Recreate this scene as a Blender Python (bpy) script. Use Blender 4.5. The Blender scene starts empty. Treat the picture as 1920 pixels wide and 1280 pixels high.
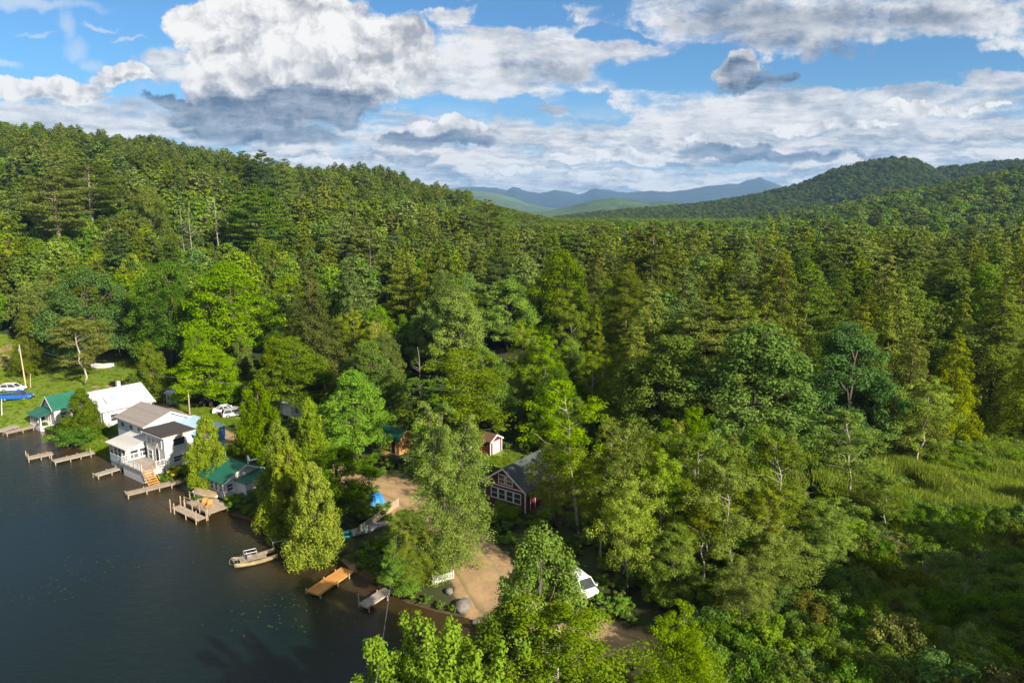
import bpy, bmesh, math, random
import numpy as np
from mathutils import Vector, Matrix

R = math.radians
H_CAM, PITCH, FPX = 38.0, R(10.62), 1280.0      # eye height over the lake, tilt, focal length in pixels of a 1920 px frame
CP, SP = math.cos(PITCH), math.sin(PITCH)
scene = bpy.context.scene
col = scene.collection
rng = np.random.default_rng(7)
random.seed(7)

# ------------------------------------------------------------------ survey helpers: where a sighted direction meets a height
def ray(px, py):
    a = (px - 960) / FPX; b = -(py - 640) / FPX
    return (a, CP + b * SP, -SP + b * CP)
def G(px, py, z=0.0):
    d = ray(px, py); k = (z - H_CAM) / d[2]
    return (d[0] * k, d[1] * k)
def at_depth(px, py, y):
    d = ray(px, py); k = y / d[1]
    return (d[0] * k, y, H_CAM + d[2] * k)
def pix(x, y, z):
    dz = z - H_CAM; w = y * CP - dz * SP; v = y * SP + dz * CP
    return 960 + FPX * x / w, 640 - FPX * v / w
def slope_of(px, py):
    d = ray(px, py); return d[0] / d[1], d[2] / d[1]

# ------------------------------------------------------------------ object helpers
def tag(o, label=None, cat=None, group=None, kind=None):
    if label: o['label'] = label
    if cat: o['category'] = cat
    if group: o['group'] = group
    if kind: o['kind'] = kind
    return o
def link(name, me, parent=None):
    o = bpy.data.objects.new(name, me); col.objects.link(o)
    if parent: o.parent = parent
    return o
def empty(name, loc, rz=0.0, label=None, cat=None, group=None):
    o = bpy.data.objects.new(name, None); col.objects.link(o)
    o.empty_display_size = 0.5
    o.location = loc; o.rotation_euler = (0, 0, rz)
    return tag(o, label, cat, group)

class MB:
    """collects polygons in local coordinates; build() links them as ONE mesh object"""
    def __init__(s): s.v = []; s.f = []; s.m = []
    def poly(s, pts, m=0):
        n = len(s.v); s.v += [tuple(p) for p in pts]; s.f.append(tuple(range(n, n + len(pts)))); s.m.append(m); return s
    def box(s, x0, x1, y0, y1, z0, z1, m=0):
        n = len(s.v)
        s.v += [(x0,y0,z0),(x1,y0,z0),(x1,y1,z0),(x0,y1,z0),(x0,y0,z1),(x1,y0,z1),(x1,y1,z1),(x0,y1,z1)]
        for q in ((0,3,2,1),(4,5,6,7),(0,1,5,4),(1,2,6,5),(2,3,7,6),(3,0,4,7)):
            s.f.append(tuple(n + i for i in q)); s.m.append(m)
        return s
    def hexa(s, p, m=0):
        n = len(s.v); s.v += [tuple(q) for q in p]
        for q in ((0,3,2,1),(4,5,6,7),(0,1,5,4),(1,2,6,5),(2,3,7,6),(3,0,4,7)):
            s.f.append(tuple(n + i for i in q)); s.m.append(m)
        return s
    def prism(s, prof, axis, a, b, m=0):
        """profile of (u,z) extruded along axis 'x' or 'y' from a to b"""
        n = len(s.v); k = len(prof)
        for t in (a, b):
            for (u, z) in prof: s.v.append((t, u, z) if axis == 'x' else (u, t, z))
        for i in range(k):
            j = (i + 1) % k; s.f.append((n+i, n+j, n+k+j, n+k+i)); s.m.append(m)
        s.f.append(tuple(n + i for i in range(k))[::-1]); s.m.append(m)
        s.f.append(tuple(n + k + i for i in range(k))); s.m.append(m)
        return s
    def tube(s, path, r, n=6, m=0, cap=True):
        P = [Vector(p) for p in path]; rs = r if hasattr(r, '__len__') else [r] * len(P)
        b0 = len(s.v)
        for i, p in enumerate(P):
            d = (P[min(i+1, len(P)-1)] - P[max(i-1, 0)]).normalized()
            a = d.orthogonal().normalized() if i == 0 else (a - d * a.dot(d)).normalized()
            b = d.cross(a)
            for k in range(n):
                t = 2 * math.pi * k / n
                s.v.append(tuple(p + (a * math.cos(t) + b * math.sin(t)) * rs[i]))
        for i in range(len(P) - 1):
            for k in range(n):
                k2 = (k + 1) % n
                s.f.append((b0+i*n+k, b0+i*n+k2, b0+(i+1)*n+k2, b0+(i+1)*n+k)); s.m.append(m)
        if cap:
            s.f.append(tuple(b0 + k for k in range(n))[::-1]); s.m.append(m)
            s.f.append(tuple(b0 + (len(P)-1)*n + k for k in range(n))); s.m.append(m)
        return s
    def mesh(s, name, mats):
        me = bpy.data.meshes.new(name); me.from_pydata(s.v, [], s.f)
        for mt in mats: me.materials.append(mt)
        me.polygons.foreach_set('material_index', s.m); me.update()
        bm = bmesh.new(); bm.from_mesh(me); bmesh.ops.recalc_face_normals(bm, faces=bm.faces); bm.to_mesh(me); bm.free()
        return me
    def each(s, name, mats, parent=None, **k):
        """one object per separate piece"""
        own = list(range(len(s.v)))
        def root(i):
            while own[i] != i: own[i] = own[own[i]]; i = own[i]
            return i
        for f in s.f:
            for i in f[1:]: own[root(i)] = root(f[0])
        got = {}
        for f, m in zip(s.f, s.m): got.setdefault(root(f[0]), []).append((f, m))
        out = []
        for fs in got.values():
            mb = MB(); idx = {}
            for f, m in fs:
                for i in f:
                    if i not in idx: idx[i] = len(mb.v); mb.v.append(s.v[i])
                mb.f.append(tuple(idx[i] for i in f)); mb.m.append(m)
            out.append(mb.build(name, mats, parent, **k))
        return out
    def build(s, name, mats, parent=None, bevel=0.0, smooth=False):
        if not isinstance(mats, (list, tuple)): mats = [mats]
        o = link(name, s.mesh(name, mats), parent)
        if smooth:
            for p in o.data.polygons: p.use_smooth = True
        if bevel:
            b = o.modifiers.new('bevel', 'BEVEL'); b.width = bevel; b.segments = 2; b.limit_method = 'ANGLE'; b.angle_limit = R(35)
        return o

# ------------------------------------------------------------------ node helpers
class X:
    """a value in a node tree, with arithmetic"""
    def __init__(s, nt, sock): s.nt = nt; s.s = sock
    def _m(s, op, *a, clamp=False):
        n = s.nt.nodes.new('ShaderNodeMath'); n.operation = op; n.use_clamp = clamp
        for i, q in enumerate((s,) + a):
            if isinstance(q, X): s.nt.links.new(q.s, n.inputs[i])
            else: n.inputs[i].default_value = q
        return X(s.nt, n.outputs[0])
    def __add__(s, o): return s._m('ADD', o)
    __radd__ = __add__
    def __sub__(s, o): return s._m('SUBTRACT', o)
    def __rsub__(s, o): return s._m('MULTIPLY', -1.0)._m('ADD', o)
    def __mul__(s, o): return s._m('MULTIPLY', o)
    __rmul__ = __mul__
    def __truediv__(s, o): return s._m('DIVIDE', o)
    def max(s, o): return s._m('MAXIMUM', o)
    def min(s, o): return s._m('MINIMUM', o)
    def pow(s, o): return s._m('POWER', o)
    def clamp(s): return s._m('ADD', 0.0, clamp=True)
    def sstep(s, a, b):
        n = s.nt.nodes.new('ShaderNodeMapRange'); n.interpolation_type = 'SMOOTHSTEP'
        s.nt.links.new(s.s, n.inputs[0]); n.inputs[1].default_value = a; n.inputs[2].default_value = b
        n.inputs[3].default_value = 0; n.inputs[4].default_value = 1
        return X(s.nt, n.outputs[0])
def xyz(nt, x, y, z):
    n = nt.nodes.new('ShaderNodeCombineXYZ')
    for i, q in enumerate((x, y, z)):
        if isinstance(q, X): nt.links.new(q.s, n.inputs[i])
        else: n.inputs[i].default_value = q
    return n.outputs[0]
def noise(nt, vec, scale, detail=4, rough=0.55, dist=0.0, lac=2.0, dim='3D'):
    n = nt.nodes.new('ShaderNodeTexNoise'); n.noise_dimensions = dim
    n.inputs['Scale'].default_value = scale; n.inputs['Detail'].default_value = detail
    n.inputs['Roughness'].default_value = rough; n.inputs['Distortion'].default_value = dist; n.inputs['Lacunarity'].default_value = lac
    if vec is not None: nt.links.new(vec, n.inputs['Vector'])
    return X(nt, n.outputs['Fac'])
def mixc(nt, f, a, b):
    n = nt.nodes.new('ShaderNodeMix'); n.data_type = 'RGBA'
    for i, q in ((0, f), (6, a), (7, b)):
        if isinstance(q, X): nt.links.new(q.s, n.inputs[i])
        elif isinstance(q, (int, float)): n.inputs[i].default_value = q
        elif isinstance(q, tuple): n.inputs[i].default_value = (*q[:3], 1)
        else: nt.links.new(q, n.inputs[i])
    return n.outputs[2]
def new_mat(name):
    m = bpy.data.materials.new(name); m.use_nodes = True
    nt = m.node_tree; nt.nodes.clear()
    out = nt.nodes.new('ShaderNodeOutputMaterial')
    return m, nt, out
def mat(name, c, rough=0.8, spec=0.3, var=0.25, scale=3.0, metal=0.0, bump=0.0, plank=None, c2=None):
    """painted / wooden / mineral surface: base colour broken up by noise, optional board lines along a local axis"""
    m, nt, out = new_mat(name)
    b = nt.nodes.new('ShaderNodeBsdfPrincipled'); nt.links.new(b.outputs[0], out.inputs[0])
    tc = nt.nodes.new('ShaderNodeTexCoord')
    n1 = noise(nt, tc.outputs['Object'], scale, 5, 0.6)
    c2 = c2 or tuple(v * (1 - var) for v in c)
    f = n1.sstep(0.3, 0.7)
    colr = mixc(nt, f, c, c2)
    h = n1
    if plank:
        ax, w, dark = plank
        sep = nt.nodes.new('ShaderNodeSeparateXYZ'); nt.links.new(tc.outputs['Object'], sep.inputs[0])
        q = X(nt, sep.outputs['XYZ'.index(ax)]) / w
        fr = q._m('FRACT')
        ln = fr.sstep(0.0, 0.12) * (1.0 - fr.sstep(0.9, 1.0))
        board = q._m('FLOOR')
        wn = nt.nodes.new('ShaderNodeTexWhiteNoise'); wn.noise_dimensions = '1D'; nt.links.new(board.s, wn.inputs['W'])
        vb = X(nt, wn.outputs['Value']) * 0.35 + 0.75
        k = vb * (ln * (1 - dark) + dark)
        colr = mixc(nt, k.clamp(), tuple(v * 0.3 for v in c), colr)
        h = ln
    nt.links.new(colr, b.inputs['Base Color'])
    b.inputs['Roughness'].default_value = rough; b.inputs['Metallic'].default_value = metal
    b.inputs['Specular IOR Level'].default_value = spec
    if bump:
        bp = nt.nodes.new('ShaderNodeBump'); bp.inputs['Strength'].default_value = bump; bp.inputs['Distance'].default_value = 0.05
        nt.links.new(h.s, bp.inputs['Height']); nt.links.new(bp.outputs[0], b.inputs['Normal'])
    return m
# ------------------------------------------------------------------ camera, sun
cam = bpy.data.objects.new('camera', bpy.data.cameras.new('camera')); col.objects.link(cam)
cam.location = (0, 0, H_CAM); cam.rotation_euler = (math.pi / 2 - PITCH, 0, 0)
cam.data.sensor_width = 36; cam.data.lens = 24; cam.data.clip_start = 0.5; cam.data.clip_end = 60000
scene.camera = cam
SUN_EL, SUN_AZ = R(27), math.atan2(0.73, -0.68)     # azimuth from +y towards +x: the sun stands to the right, a little behind
sd = Vector((math.sin(SUN_AZ) * math.cos(SUN_EL), math.cos(SUN_AZ) * math.cos(SUN_EL), math.sin(SUN_EL)))
sun = bpy.data.objects.new('sun', bpy.data.lights.new('sun', 'SUN')); col.objects.link(sun)
sun.data.energy = 5.0; sun.data.angle = R(0.53); sun.data.color = (1.0, 0.90, 0.74)
sun.rotation_euler = (-sd).to_track_quat('-Z', 'Y').to_euler()
scene.view_settings.view_transform = 'Standard'; scene.view_settings.look = 'None'
scene.view_settings.exposure = 1.25; scene.view_settings.gamma = 1.0
scene.cycles.use_denoising = True
scene.cycles.max_bounces = 5; scene.cycles.diffuse_bounces = 4; scene.cycles.glossy_bounces = 2
scene.cycles.transmission_bounces = 3; scene.cycles.transparent_max_bounces = 4; scene.cycles.volume_bounces = 0
scene.cycles.sample_clamp_indirect = 4.0

# ------------------------------------------------------------------ sky: NISHITA air and procedural clouds, all by direction
world = bpy.data.worlds.new('World'); scene.world = world; world.use_nodes = True
try: world.cycles.sampling_method = 'NONE'
except Exception: pass
def build_sky():
    nt = world.node_tree; nt.nodes.clear()
    out = nt.nodes.new('ShaderNodeOutputWorld'); bg = nt.nodes.new('ShaderNodeBackground')
    nt.links.new(bg.outputs[0], out.inputs[0])
    sky = nt.nodes.new('ShaderNodeTexSky'); sky.sky_type = 'NISHITA'; sky.sun_disc = False
    sky.sun_elevation = SUN_EL; sky.sun_rotation = SUN_AZ; sky.altitude = 300; sky.dust_density = 0.4; sky.ozone_density = 2.0
    tc = nt.nodes.new('ShaderNodeTexCoord')
    sep = nt.nodes.new('ShaderNodeSeparateXYZ'); nt.links.new(tc.outputs['Generated'], sep.inputs[0])
    dx, dy, dz = (X(nt, sep.outputs[i]) for i in range(3))
    # a chart of the northern half of the sky: u = bearing, v = rise
    dyc = dy.max(0.2)
    u, v = dx / dyc, dz / dyc
    # and where a sight line meets a flat cloud deck
    zc = dz.max(0.0) + 0.05
    qx, qy = dx / zc, dy / zc
    N2 = dict(dim='2D')
    chart = xyz(nt, u, v, 0.0)
    w1 = noise(nt, chart, 11.0, 6, 0.62, **N2); w2 = noise(nt, xyz(nt, u + 7.3, v + 2.1, 0.0), 11.0, 6, 0.62, **N2)
    uw = u + (w1 - 0.5) * 0.075; vw = v + (w2 - 0.5) * 0.055
    puffy = xyz(nt, uw, vw, 0.0)
    flat = xyz(nt, u + (w1 - 0.5) * 0.20, v + (w2 - 0.5) * 0.045, 0.0)
    wispy = xyz(nt, u + (w1 - 0.5) * 0.05, v + (w2 - 0.5) * 0.05, 0.0)
    def blobs(lst, vec, soft=0.3):
        """1 at the heart of the nearest ellipse, 0 on its rim, below 0 outside"""
        acc = None
        for (px, py, rx, ry) in lst:
            cu, cv = slope_of(px, py)
            m = nt.nodes.new('ShaderNodeVectorMath'); m.operation = 'MULTIPLY_ADD'; nt.links.new(vec, m.inputs[0])
            m.inputs[1].default_value = (FPX / rx, FPX / ry, 0); m.inputs[2].default_value = (-cu * FPX / rx, -cv * FPX / ry, 0)
            d = nt.nodes.new('ShaderNodeVectorMath'); d.operation = 'DOT_PRODUCT'
            nt.links.new(m.outputs[0], d.inputs[0]); nt.links.new(m.outputs[0], d.inputs[1])
            e = X(nt, d.outputs['Value'])
            acc = e if acc is None else acc._m('SMOOTH_MIN', e, soft)
        return (1.0 - acc).max(-1.5)
    # --- the deck: broken stratocumulus, denser towards the horizon
    n_a = noise(nt, xyz(nt, qx, qy, 0.0), 0.55, 8, 0.6, **N2)
    n_a2 = noise(nt, xyz(nt, qx + 0.10, qy - 0.16, 0.0), 0.55, 6, 0.6, **N2)
    n_c = noise(nt, xyz(nt, u * 1.0 + 3.0, v * 2.2, 0.0), 26.0, 6, 0.68, **N2)
    clear = blobs(CLEAR, flat)
    thick = blobs(THICK, flat)
    near_hor = 1.0 - v.sstep(0.02, 0.20)
    cov = 0.08 + (n_a - 0.5) * 1.5 + (w1 - 0.5) * 0.9 + (n_c - 0.5) * 0.7 + near_hor * 0.30 + v.sstep(0.40, 0.60) * 0.30 + thick.max(-0.5) * 0.42 - clear.max(0.0) * 0.75
    a_deck = cov.sstep(-0.22, 0.34)
    lit = ((n_a - n_a2) * 4.2 + (w2 - 0.5) * 2.0 + (n_c - 0.5) * 1.2 + 0.60).clamp()
    c_deck = mixc(nt, lit, (0.38, 0.42, 0.49), (0.97, 0.94, 0.91))
    # --- low over the horizon: long grey-blue bases with bright rims
    s1 = noise(nt, xyz(nt, u * 4.5 + w1 * 0.3, v * 19.0 + w2 * 0.25, 0.0), 1.9, 7, 0.66, **N2)
    s1b = noise(nt, xyz(nt, u * 4.5 + w1 * 0.3 + 0.06, v * 19.0 + w2 * 0.25 + 0.26, 0.0), 1.9, 6, 0.66, **N2)
    band = 1.0 - v.sstep(0.07, 0.16)
    a_st = s1.sstep(0.36, 0.52) * band
    c_st = mixc(nt, ((s1 - s1b) * 4.4 + (w1 - 0.5) * 1.6 + 0.48).clamp(), (0.22, 0.28, 0.39), (1.02, 0.95, 0.87))
    # --- heaped clouds with cauliflower edges
    def puff(off):
        t = nt.nodes.new('ShaderNodeTexVoronoi'); t.voronoi_dimensions = '2D'; t.feature = 'SMOOTH_F1'; t.inputs['Scale'].default_value = 19.0
        t.inputs['Detail'].default_value = 3.0; t.inputs['Roughness'].default_value = 0.6; t.inputs['Smoothness'].default_value = 0.25; t.normalize = True
        nt.links.new(xyz(nt, uw + off[0], vw + off[1], 0.0), t.inputs['Vector'])
        return X(nt, t.outputs['Distance'])
    p0 = puff((0, 0)); p1 = puff((0.008, 0.011))
    heap = blobs(HEAP, puffy)
    dh = heap + (0.36 - p0) * 1.6
    a_heap = dh.sstep(-0.12, 0.34)
    lit_h = ((p1 - p0) * 2.6 + (w1 - 0.5) * 2.2 + (n_c - 0.5) * 0.7 + 0.80 - (blobs(SHADE, flat).max(0.0)) * 0.55).clamp()
    c_heap = mixc(nt, lit_h, (0.40, 0.41, 0.45), (1.02, 0.99, 0.95))
    # --- shaded bases
    dk = blobs(DARK, puffy) + 0.12 + (n_a - 0.5) * 1.4 + (0.36 - p0) * 0.9
    a_dark = (dk + (n_c - 0.5) * 1.0 + (0.5 - s1) * 0.9).sstep(-0.2, 0.7)
    c_dark = mixc(nt, ((s1 - 0.5) * 2.6 + (w2 - 0.5) * 1.2 + (p1 - p0) * 1.4 + 0.30).clamp(), (0.045, 0.10, 0.19), (0.42, 0.47, 0.55))
    gy = blobs(GREY, flat) + (n_a - 0.5) * 1.6
    a_grey = gy.sstep(-0.1, 0.9) * 0.85
    c_grey = mixc(nt, lit * 0.8, (0.14, 0.19, 0.28), (0.54, 0.56, 0.60))
    # --- high wisps
    a_w = (blobs(WISP, wispy) + (w1 - 0.5) * 1.6).sstep(-0.1, 1.3) * 0.62
    # --- stack them over the air
    air = nt.nodes.new('ShaderNodeMix'); air.data_type = 'RGBA'; air.blend_type = 'MULTIPLY'; air.inputs[0].default_value = 1.0
    nt.links.new(sky.outputs[0], air.inputs[6]); air.inputs[7].default_value = (0.35 * AIR, 0.64 * AIR, 0.84 * AIR, 1)
    c = air.outputs[2]
    c = mixc(nt, near_hor * 0.6, c, (0.44, 0.58, 0.74))
    c = mixc(nt, a_w, c, (0.80, 0.84, 0.90))
    c = mixc(nt, a_deck * 0.93, c, c_deck)
    c = mixc(nt, a_grey, c, c_grey)
    c = mixc(nt, a_st * 0.92, c, c_st)
    c = mixc(nt, a_heap, c, c_heap)
    c = mixc(nt, a_dark * 0.92, c, c_dark)
    below = v.sstep(-0.02, 0.0)
    c = mixc(nt, below, (0.30, 0.34, 0.36), c)
    g_ = nt.nodes.new('ShaderNodeVectorMath'); g_.operation = 'SCALE'; nt.links.new(c, g_.inputs[0]); g_.inputs['Scale'].default_value = CLOUD_LIGHT
    nt.links.new(g_.outputs[0], bg.inputs[0]); bg.inputs[1].default_value = SKY_STRENGTH
# where the clouds stand: (sight line x, y, half width, half height)
CLEAR = [(60, 70, 300, 110), (250, 30, 110, 70), (700, 0, 230, 16), (960, 30, 90, 30), (1110, 190, 80, 26), (1330, 115, 110, 34), (1230, 140, 120, 30), (1770, 100, 220, 34),
         (1620, 135, 230, 30), (860, 200, 130, 26), (1540, 120, 90, 22), (1120, 72, 90, 14), (690, 205, 60, 24), (1150, 215, 90, 16), (1650, 30, 24, 10)]
THICK = [(1450, 30, 220, 60), (1340, 20, 120, 50), (1560, 60, 140, 40), (330, 120, 70, 20), (1000, 100, 230, 60), (900, 140, 160, 50), (1150, 110, 150, 70), (1450, 45, 260, 65), (1720, 30, 170, 36), (1880, 85, 100, 14), (1600, 190, 330, 34), (1500, 240, 420, 50),
         (870, 28, 80, 24), (1060, 28, 60, 22), (1230, 20, 90, 40), (1250, 260, 300, 40), (1000, 255, 220, 22), (640, 330, 500, 40), (120, 218, 320, 30), (330, 130, 60, 26), (1900, 150, 120, 16)]
SHADE = [(440, 90, 60, 18), (600, 135, 150, 18), (690, 120, 40, 24), (640, 20, 60, 18), (745, 55, 40, 16), (520, 150, 200, 14), (800, 140, 60, 40), (85, 186, 110, 8), (225, 146, 70, 8), (865, 252, 60, 10), (1388, 132, 80, 60), (1380, 130, 60, 50), (350, 90, 24, 26)]
HEAP = [(470, 60, 130, 75), (560, 30, 120, 60), (620, 110, 170, 70), (720, 90, 85, 62), (430, 120, 70, 60), (372, 40, 55, 34), (520, 150, 170, 40), (640, 20, 50, 22), (380, 165, 40, 20), (760, 120, 50, 40),
        (85, 170, 100, 18), (45, 160, 60, 16), (225, 132, 52, 14), (230, 148, 68, 12), (130, 186, 80, 8), (865, 238, 45, 18), (810, 240, 30, 8), (1392, 122, 38, 26), (1372, 142, 34, 20), (480, 190, 170, 34), (600, 178, 150, 34), (1160, 288, 60, 14), (1215, 300, 50, 13), (1060, 296, 45, 10), (960, 318, 60, 8), (640, 300, 80, 9), (1340, 262, 45, 12), (1170, 330, 90, 7), (1560, 240, 120, 9), (1760, 200, 130, 9)]
DARK = [(1394, 136, 46, 26), (430, 205, 150, 32), (560, 186, 150, 28), (480, 246, 145, 22), (625, 200, 95, 26), (360, 215, 60, 24), (320, 190, 50, 10), (820, 264, 110, 14), (1400, 158, 60, 14), (1465, 148, 30, 10), (1440, 294, 180, 11), (1370, 286, 100, 16)]
GREY = [(1430, 72, 150, 26), (1340, 45, 110, 30), (1490, 30, 190, 30), (1550, 95, 80, 22), (1700, 30, 120, 18), (1130, 328, 120, 7), (1860, 222, 60, 6), (1830, 258, 110, 8), (1050, 140, 90, 20), (900, 250, 70, 10), (1000, 200, 60, 8), (640, 14, 50, 14), (745, 50, 30, 14), (690, 120, 40, 20), (500, 115, 50, 12)]
WISP = [(118, 50, 22, 34), (135, 90, 30, 22), (165, 118, 34, 18), (60, 10, 150, 14), (60, 58, 40, 6), (10, 118, 40, 9), (185, 55, 40, 5), (240, 78, 40, 4)]
SKY_STRENGTH = 0.1
CLOUD_LIGHT = 1.0 / (SKY_STRENGTH * 2 ** scene.view_settings.exposure)     # sunlit cloud tops come out white
AIR = 0.16
build_sky()
# ------------------------------------------------------------------ the lie of the land
SHORE = [G(*p, 0.0) for p in [(0,806),(65,802),(105,818),(130,838),(180,850),(215,870),(240,888),(290,912),(335,912),(352,938),(430,966),(480,980),(520,1012),(545,1050),(590,1052),(625,1042),(650,1066),(700,1096),(760,1132),(830,1152),(880,1162),(905,1192),(935,1240),(955,1290)]]
LAKE = SHORE + [(4, 40), (6, 20), (4, -60), (-420, -60), (-420, 190), (-160, 172), (-120, 138)]
def seg_dist(px, py, pts, closed=True):
    d2 = np.full(px.shape, 1e12)
    n = len(pts)
    for i in range(n if closed else n - 1):
        ax, ay = pts[i][:2]; bx, by = pts[(i + 1) % n][:2]
        ex, ey = bx - ax, by - ay
        t = np.clip(((px - ax) * ex + (py - ay) * ey) / (ex * ex + ey * ey + 1e-9), 0, 1)
        d2 = np.minimum(d2, (px - ax - t * ex) ** 2 + (py - ay - t * ey) ** 2)
    return np.sqrt(d2)
def inside(px, py, pts):
    r = np.zeros(px.shape, bool); n = len(pts)
    for i in range(n):
        ax, ay = pts[i][:2]; bx, by = pts[(i + 1) % n][:2]
        c = ((ay > py) != (by > py)) & (px < (bx - ax) * (py - ay) / (by - ay + 1e-12) + ax)
        r ^= c
    return r
def sdf(px, py, pts):
    d = seg_dist(px, py, pts); return np.where(inside(px, py, pts), -d, d)
def sm(x, a, b):
    t = np.clip((x - a) / (b - a), 0, 1); return t * t * (3 - 2 * t)
_lat = np.random.default_rng(3).random((64, 64))
def vnoise(x, y):
    xi = np.floor(x).astype(int); yi = np.floor(y).astype(int); fx = x - xi; fy = y - yi
    fx = fx * fx * (3 - 2 * fx); fy = fy * fy * (3 - 2 * fy)
    g = lambda i, j: _lat[i % 64, j % 64]
    return (g(xi, yi) * (1 - fx) + g(xi + 1, yi) * fx) * (1 - fy) + (g(xi, yi + 1) * (1 - fx) + g(xi + 1, yi + 1) * fx) * fy
def fbm(x, y, o=4):
    s = 0; a = 0.5
    for k in range(o): s = s + a * vnoise(x * 2 ** k + 17.3 * k, y * 2 ** k + 5.1 * k); a *= 0.5
    return s
# treetop skylines as sighted, and how far off each ridge stands
def skyline(pts, y):
    t, z = [], []
    for px, py in pts:
        a, e = slope_of(px, py); t.append(a); z.append(H_CAM + e * y)
    return np.array(t), np.array(z)
LT, LZ = skyline([(-900,190),(-300,205),(0,226),(100,243),(200,254),(300,266),(380,280),(450,298),(540,316),(600,314),(680,313),(740,322),(800,344),(900,362),(1000,388),(1060,402),(1200,414),(1500,416),(1960,430)], 690)
RT, RZ = skyline([(900,432),(1250,425),(1400,418),(1500,396),(1600,382),(1700,356),(1800,340),(1920,314),(2300,270),(3200,230)], 1050)
def hill_rise(u):
    return 0.45 * u + 0.55 * u * u * (3 - 2 * u)
ROAD = [G(*p, 1.6) for p in [(205,722),(228,735),(250,750),(330,790),(480,850),(640,900),(740,916),(790,945),(845,1000),(885,1050),(925,1110),(1000,1158),(1140,1200),(1320,1268),(1440,1340)]]
ROADW = [2.2,2.4,2.6,3.0,3.6,3.8,4.0,4.2,4.8,5.2,5.0,4.5,4.2,4.4,4.4]
def land(x, y):
    x = np.asarray(x, float); y = np.asarray(y, float)
    s = sdf(x, y, LAKE)
    yy = np.maximum(y, 1.0); t = np.clip(x / np.maximum(yy, 60), -1.4, 1.8)
    h = np.where(s < 0, np.maximum(s * 0.16, -3.5) - 0.1, -0.1 + 1.7 * (1 - np.exp(-np.maximum(s, 0) / 4.5)))
    sw = sm(x - 0.33 * y, 2, 16) * (1 - sm(y, 95, 140))            # the wet ground sinks to the right
    h = h - 1.0 * sw * (s > 0)
    far = sm(s, 20, 120)
    h = h + far * (1.2 + 2.4 * (fbm(x * 0.011, y * 0.011) - 0.45))
    zl = np.interp(t, LT, LZ) - 17.0; zr = np.interp(t, RT, RZ) - 17.0
    y0 = np.interp(t, [-0.8, -0.4, 0.0, 0.3], [165, 195, 260, 330])
    ul = np.clip((y - y0) / (690 - y0), 0, 1); ur = np.clip((y - 520) / (1050 - 520), 0, 1)
    base = h
    hl = (zl - 3) * hill_rise(ul) * (1 - 0.35 * sm(y, 720, 1300))
    hr = (zr - 4) * hill_rise(ur) * (1 - 0.2 * sm(y, 1100, 1700))
    h = base + np.maximum(np.maximum(hl, hr), 0) * (y > 0)
    h = h + (ul + ur) * 5.0 * (fbm(x * 0.013 + 9, y * 0.013) - 0.47)
    return h
def land1(x, y): return float(land(np.array([x]), np.array([y]))[0])
def gp(px, py, z=1.4):
    """where the sighted direction meets the land"""
    for _ in range(12):
        x, y = G(px, py, z); z = 0.6 * z + 0.4 * max(land1(x, y), 0.0)
    return x, y, land1(x, y)

def grid_mesh(name, XX, YY, ZZ, mats):
    n, m = XX.shape
    v = np.stack([XX, YY, ZZ], -1).reshape(-1, 3)
    i = np.arange((n - 1) * (m - 1)); r, c = i // (m - 1), i % (m - 1)
    a = r * m + c
    q = np.stack([a, a + 1, a + m + 1, a + m], 1)
    me = fast_mesh(name, v, q, mats)
    me.polygons.foreach_set('use_smooth', np.ones(len(q), bool))
    return me
def fast_mesh(name, v, q, mats, mi=None):
    v = np.ascontiguousarray(v, np.float32); q = np.ascontiguousarray(q, np.int32); k = q.shape[1]
    me = bpy.data.meshes.new(name)
    me.vertices.add(len(v)); me.vertices.foreach_set('co', v.ravel())
    me.loops.add(q.size); me.loops.foreach_set('vertex_index', q.ravel())
    me.polygons.add(len(q)); me.polygons.foreach_set('loop_start', np.arange(0, q.size, k, dtype=np.int32))
    for mt in (mats if isinstance(mats, (list, tuple)) else [mats]): me.materials.append(mt)
    if mi is not None: me.polygons.foreach_set('material_index', np.ascontiguousarray(mi, np.int32))
    me.update(calc_edges=True); return me
def point_attr(me, name, arr, kind='FLOAT'):
    a = me.attributes.new(name, kind, 'POINT')
    if kind == 'FLOAT': a.data.foreach_set('value', np.ascontiguousarray(arr, np.float32))
    elif kind == 'INT': a.data.foreach_set('value', np.ascontiguousarray(arr, np.int32))
    elif kind == 'FLOAT_VECTOR': a.data.foreach_set('vector', np.ascontiguousarray(arr, np.float32).ravel())
    elif kind == 'FLOAT_COLOR': a.data.foreach_set('color', np.ascontiguousarray(arr, np.float32).ravel())

# ------------------------------------------------------------------ ground
LAWNS = [[(-40,770),(-40,640),(60,650),(130,690),(250,672),(265,700),(215,730),(60,765),(70,800),(0,812)],
         [(185,790),(200,755),(290,790),(236,850),(180,850),(130,840)], [(215,838),(262,900),(300,920),(330,905),(225,858)],
         [(300,740),(380,800),(470,800),(450,760),(395,765)], [(885,850),(905,830),(985,855),(960,890),(915,880)],
         [(740,950),(800,960),(800,1010),(745,1010)]]
LAWNS = [[G(*p, 1.6) for p in q] for q in LAWNS]
SANDS = [[G(*p, 1.5) for p in q] for q in [[(860,1003),(915,1005),(958,1048),(945,1110),(908,1125),(878,1085)],[(700,905),(770,900),(800,930),(785,965),(735,960)],[(1085,1180),(1130,1170),(1165,1190),(1120,1215)],[(590,1060),(640,1030),(650,1060)],[(400,955),(460,960),(470,985),(420,980)],[(-60,668),(20,655),(20,690),(-60,700)]]]
MARSH = [G(*p, 0.8) for p in [(1560,925),(1690,872),(1990,845),(2120,1070),(1900,1055),(1720,1025),(1570,985)]]
MEADOW = [G(*p, 1.0) for p in [(1740,890),(1800,835),(2040,800),(2080,870),(1900,885)]]
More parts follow.
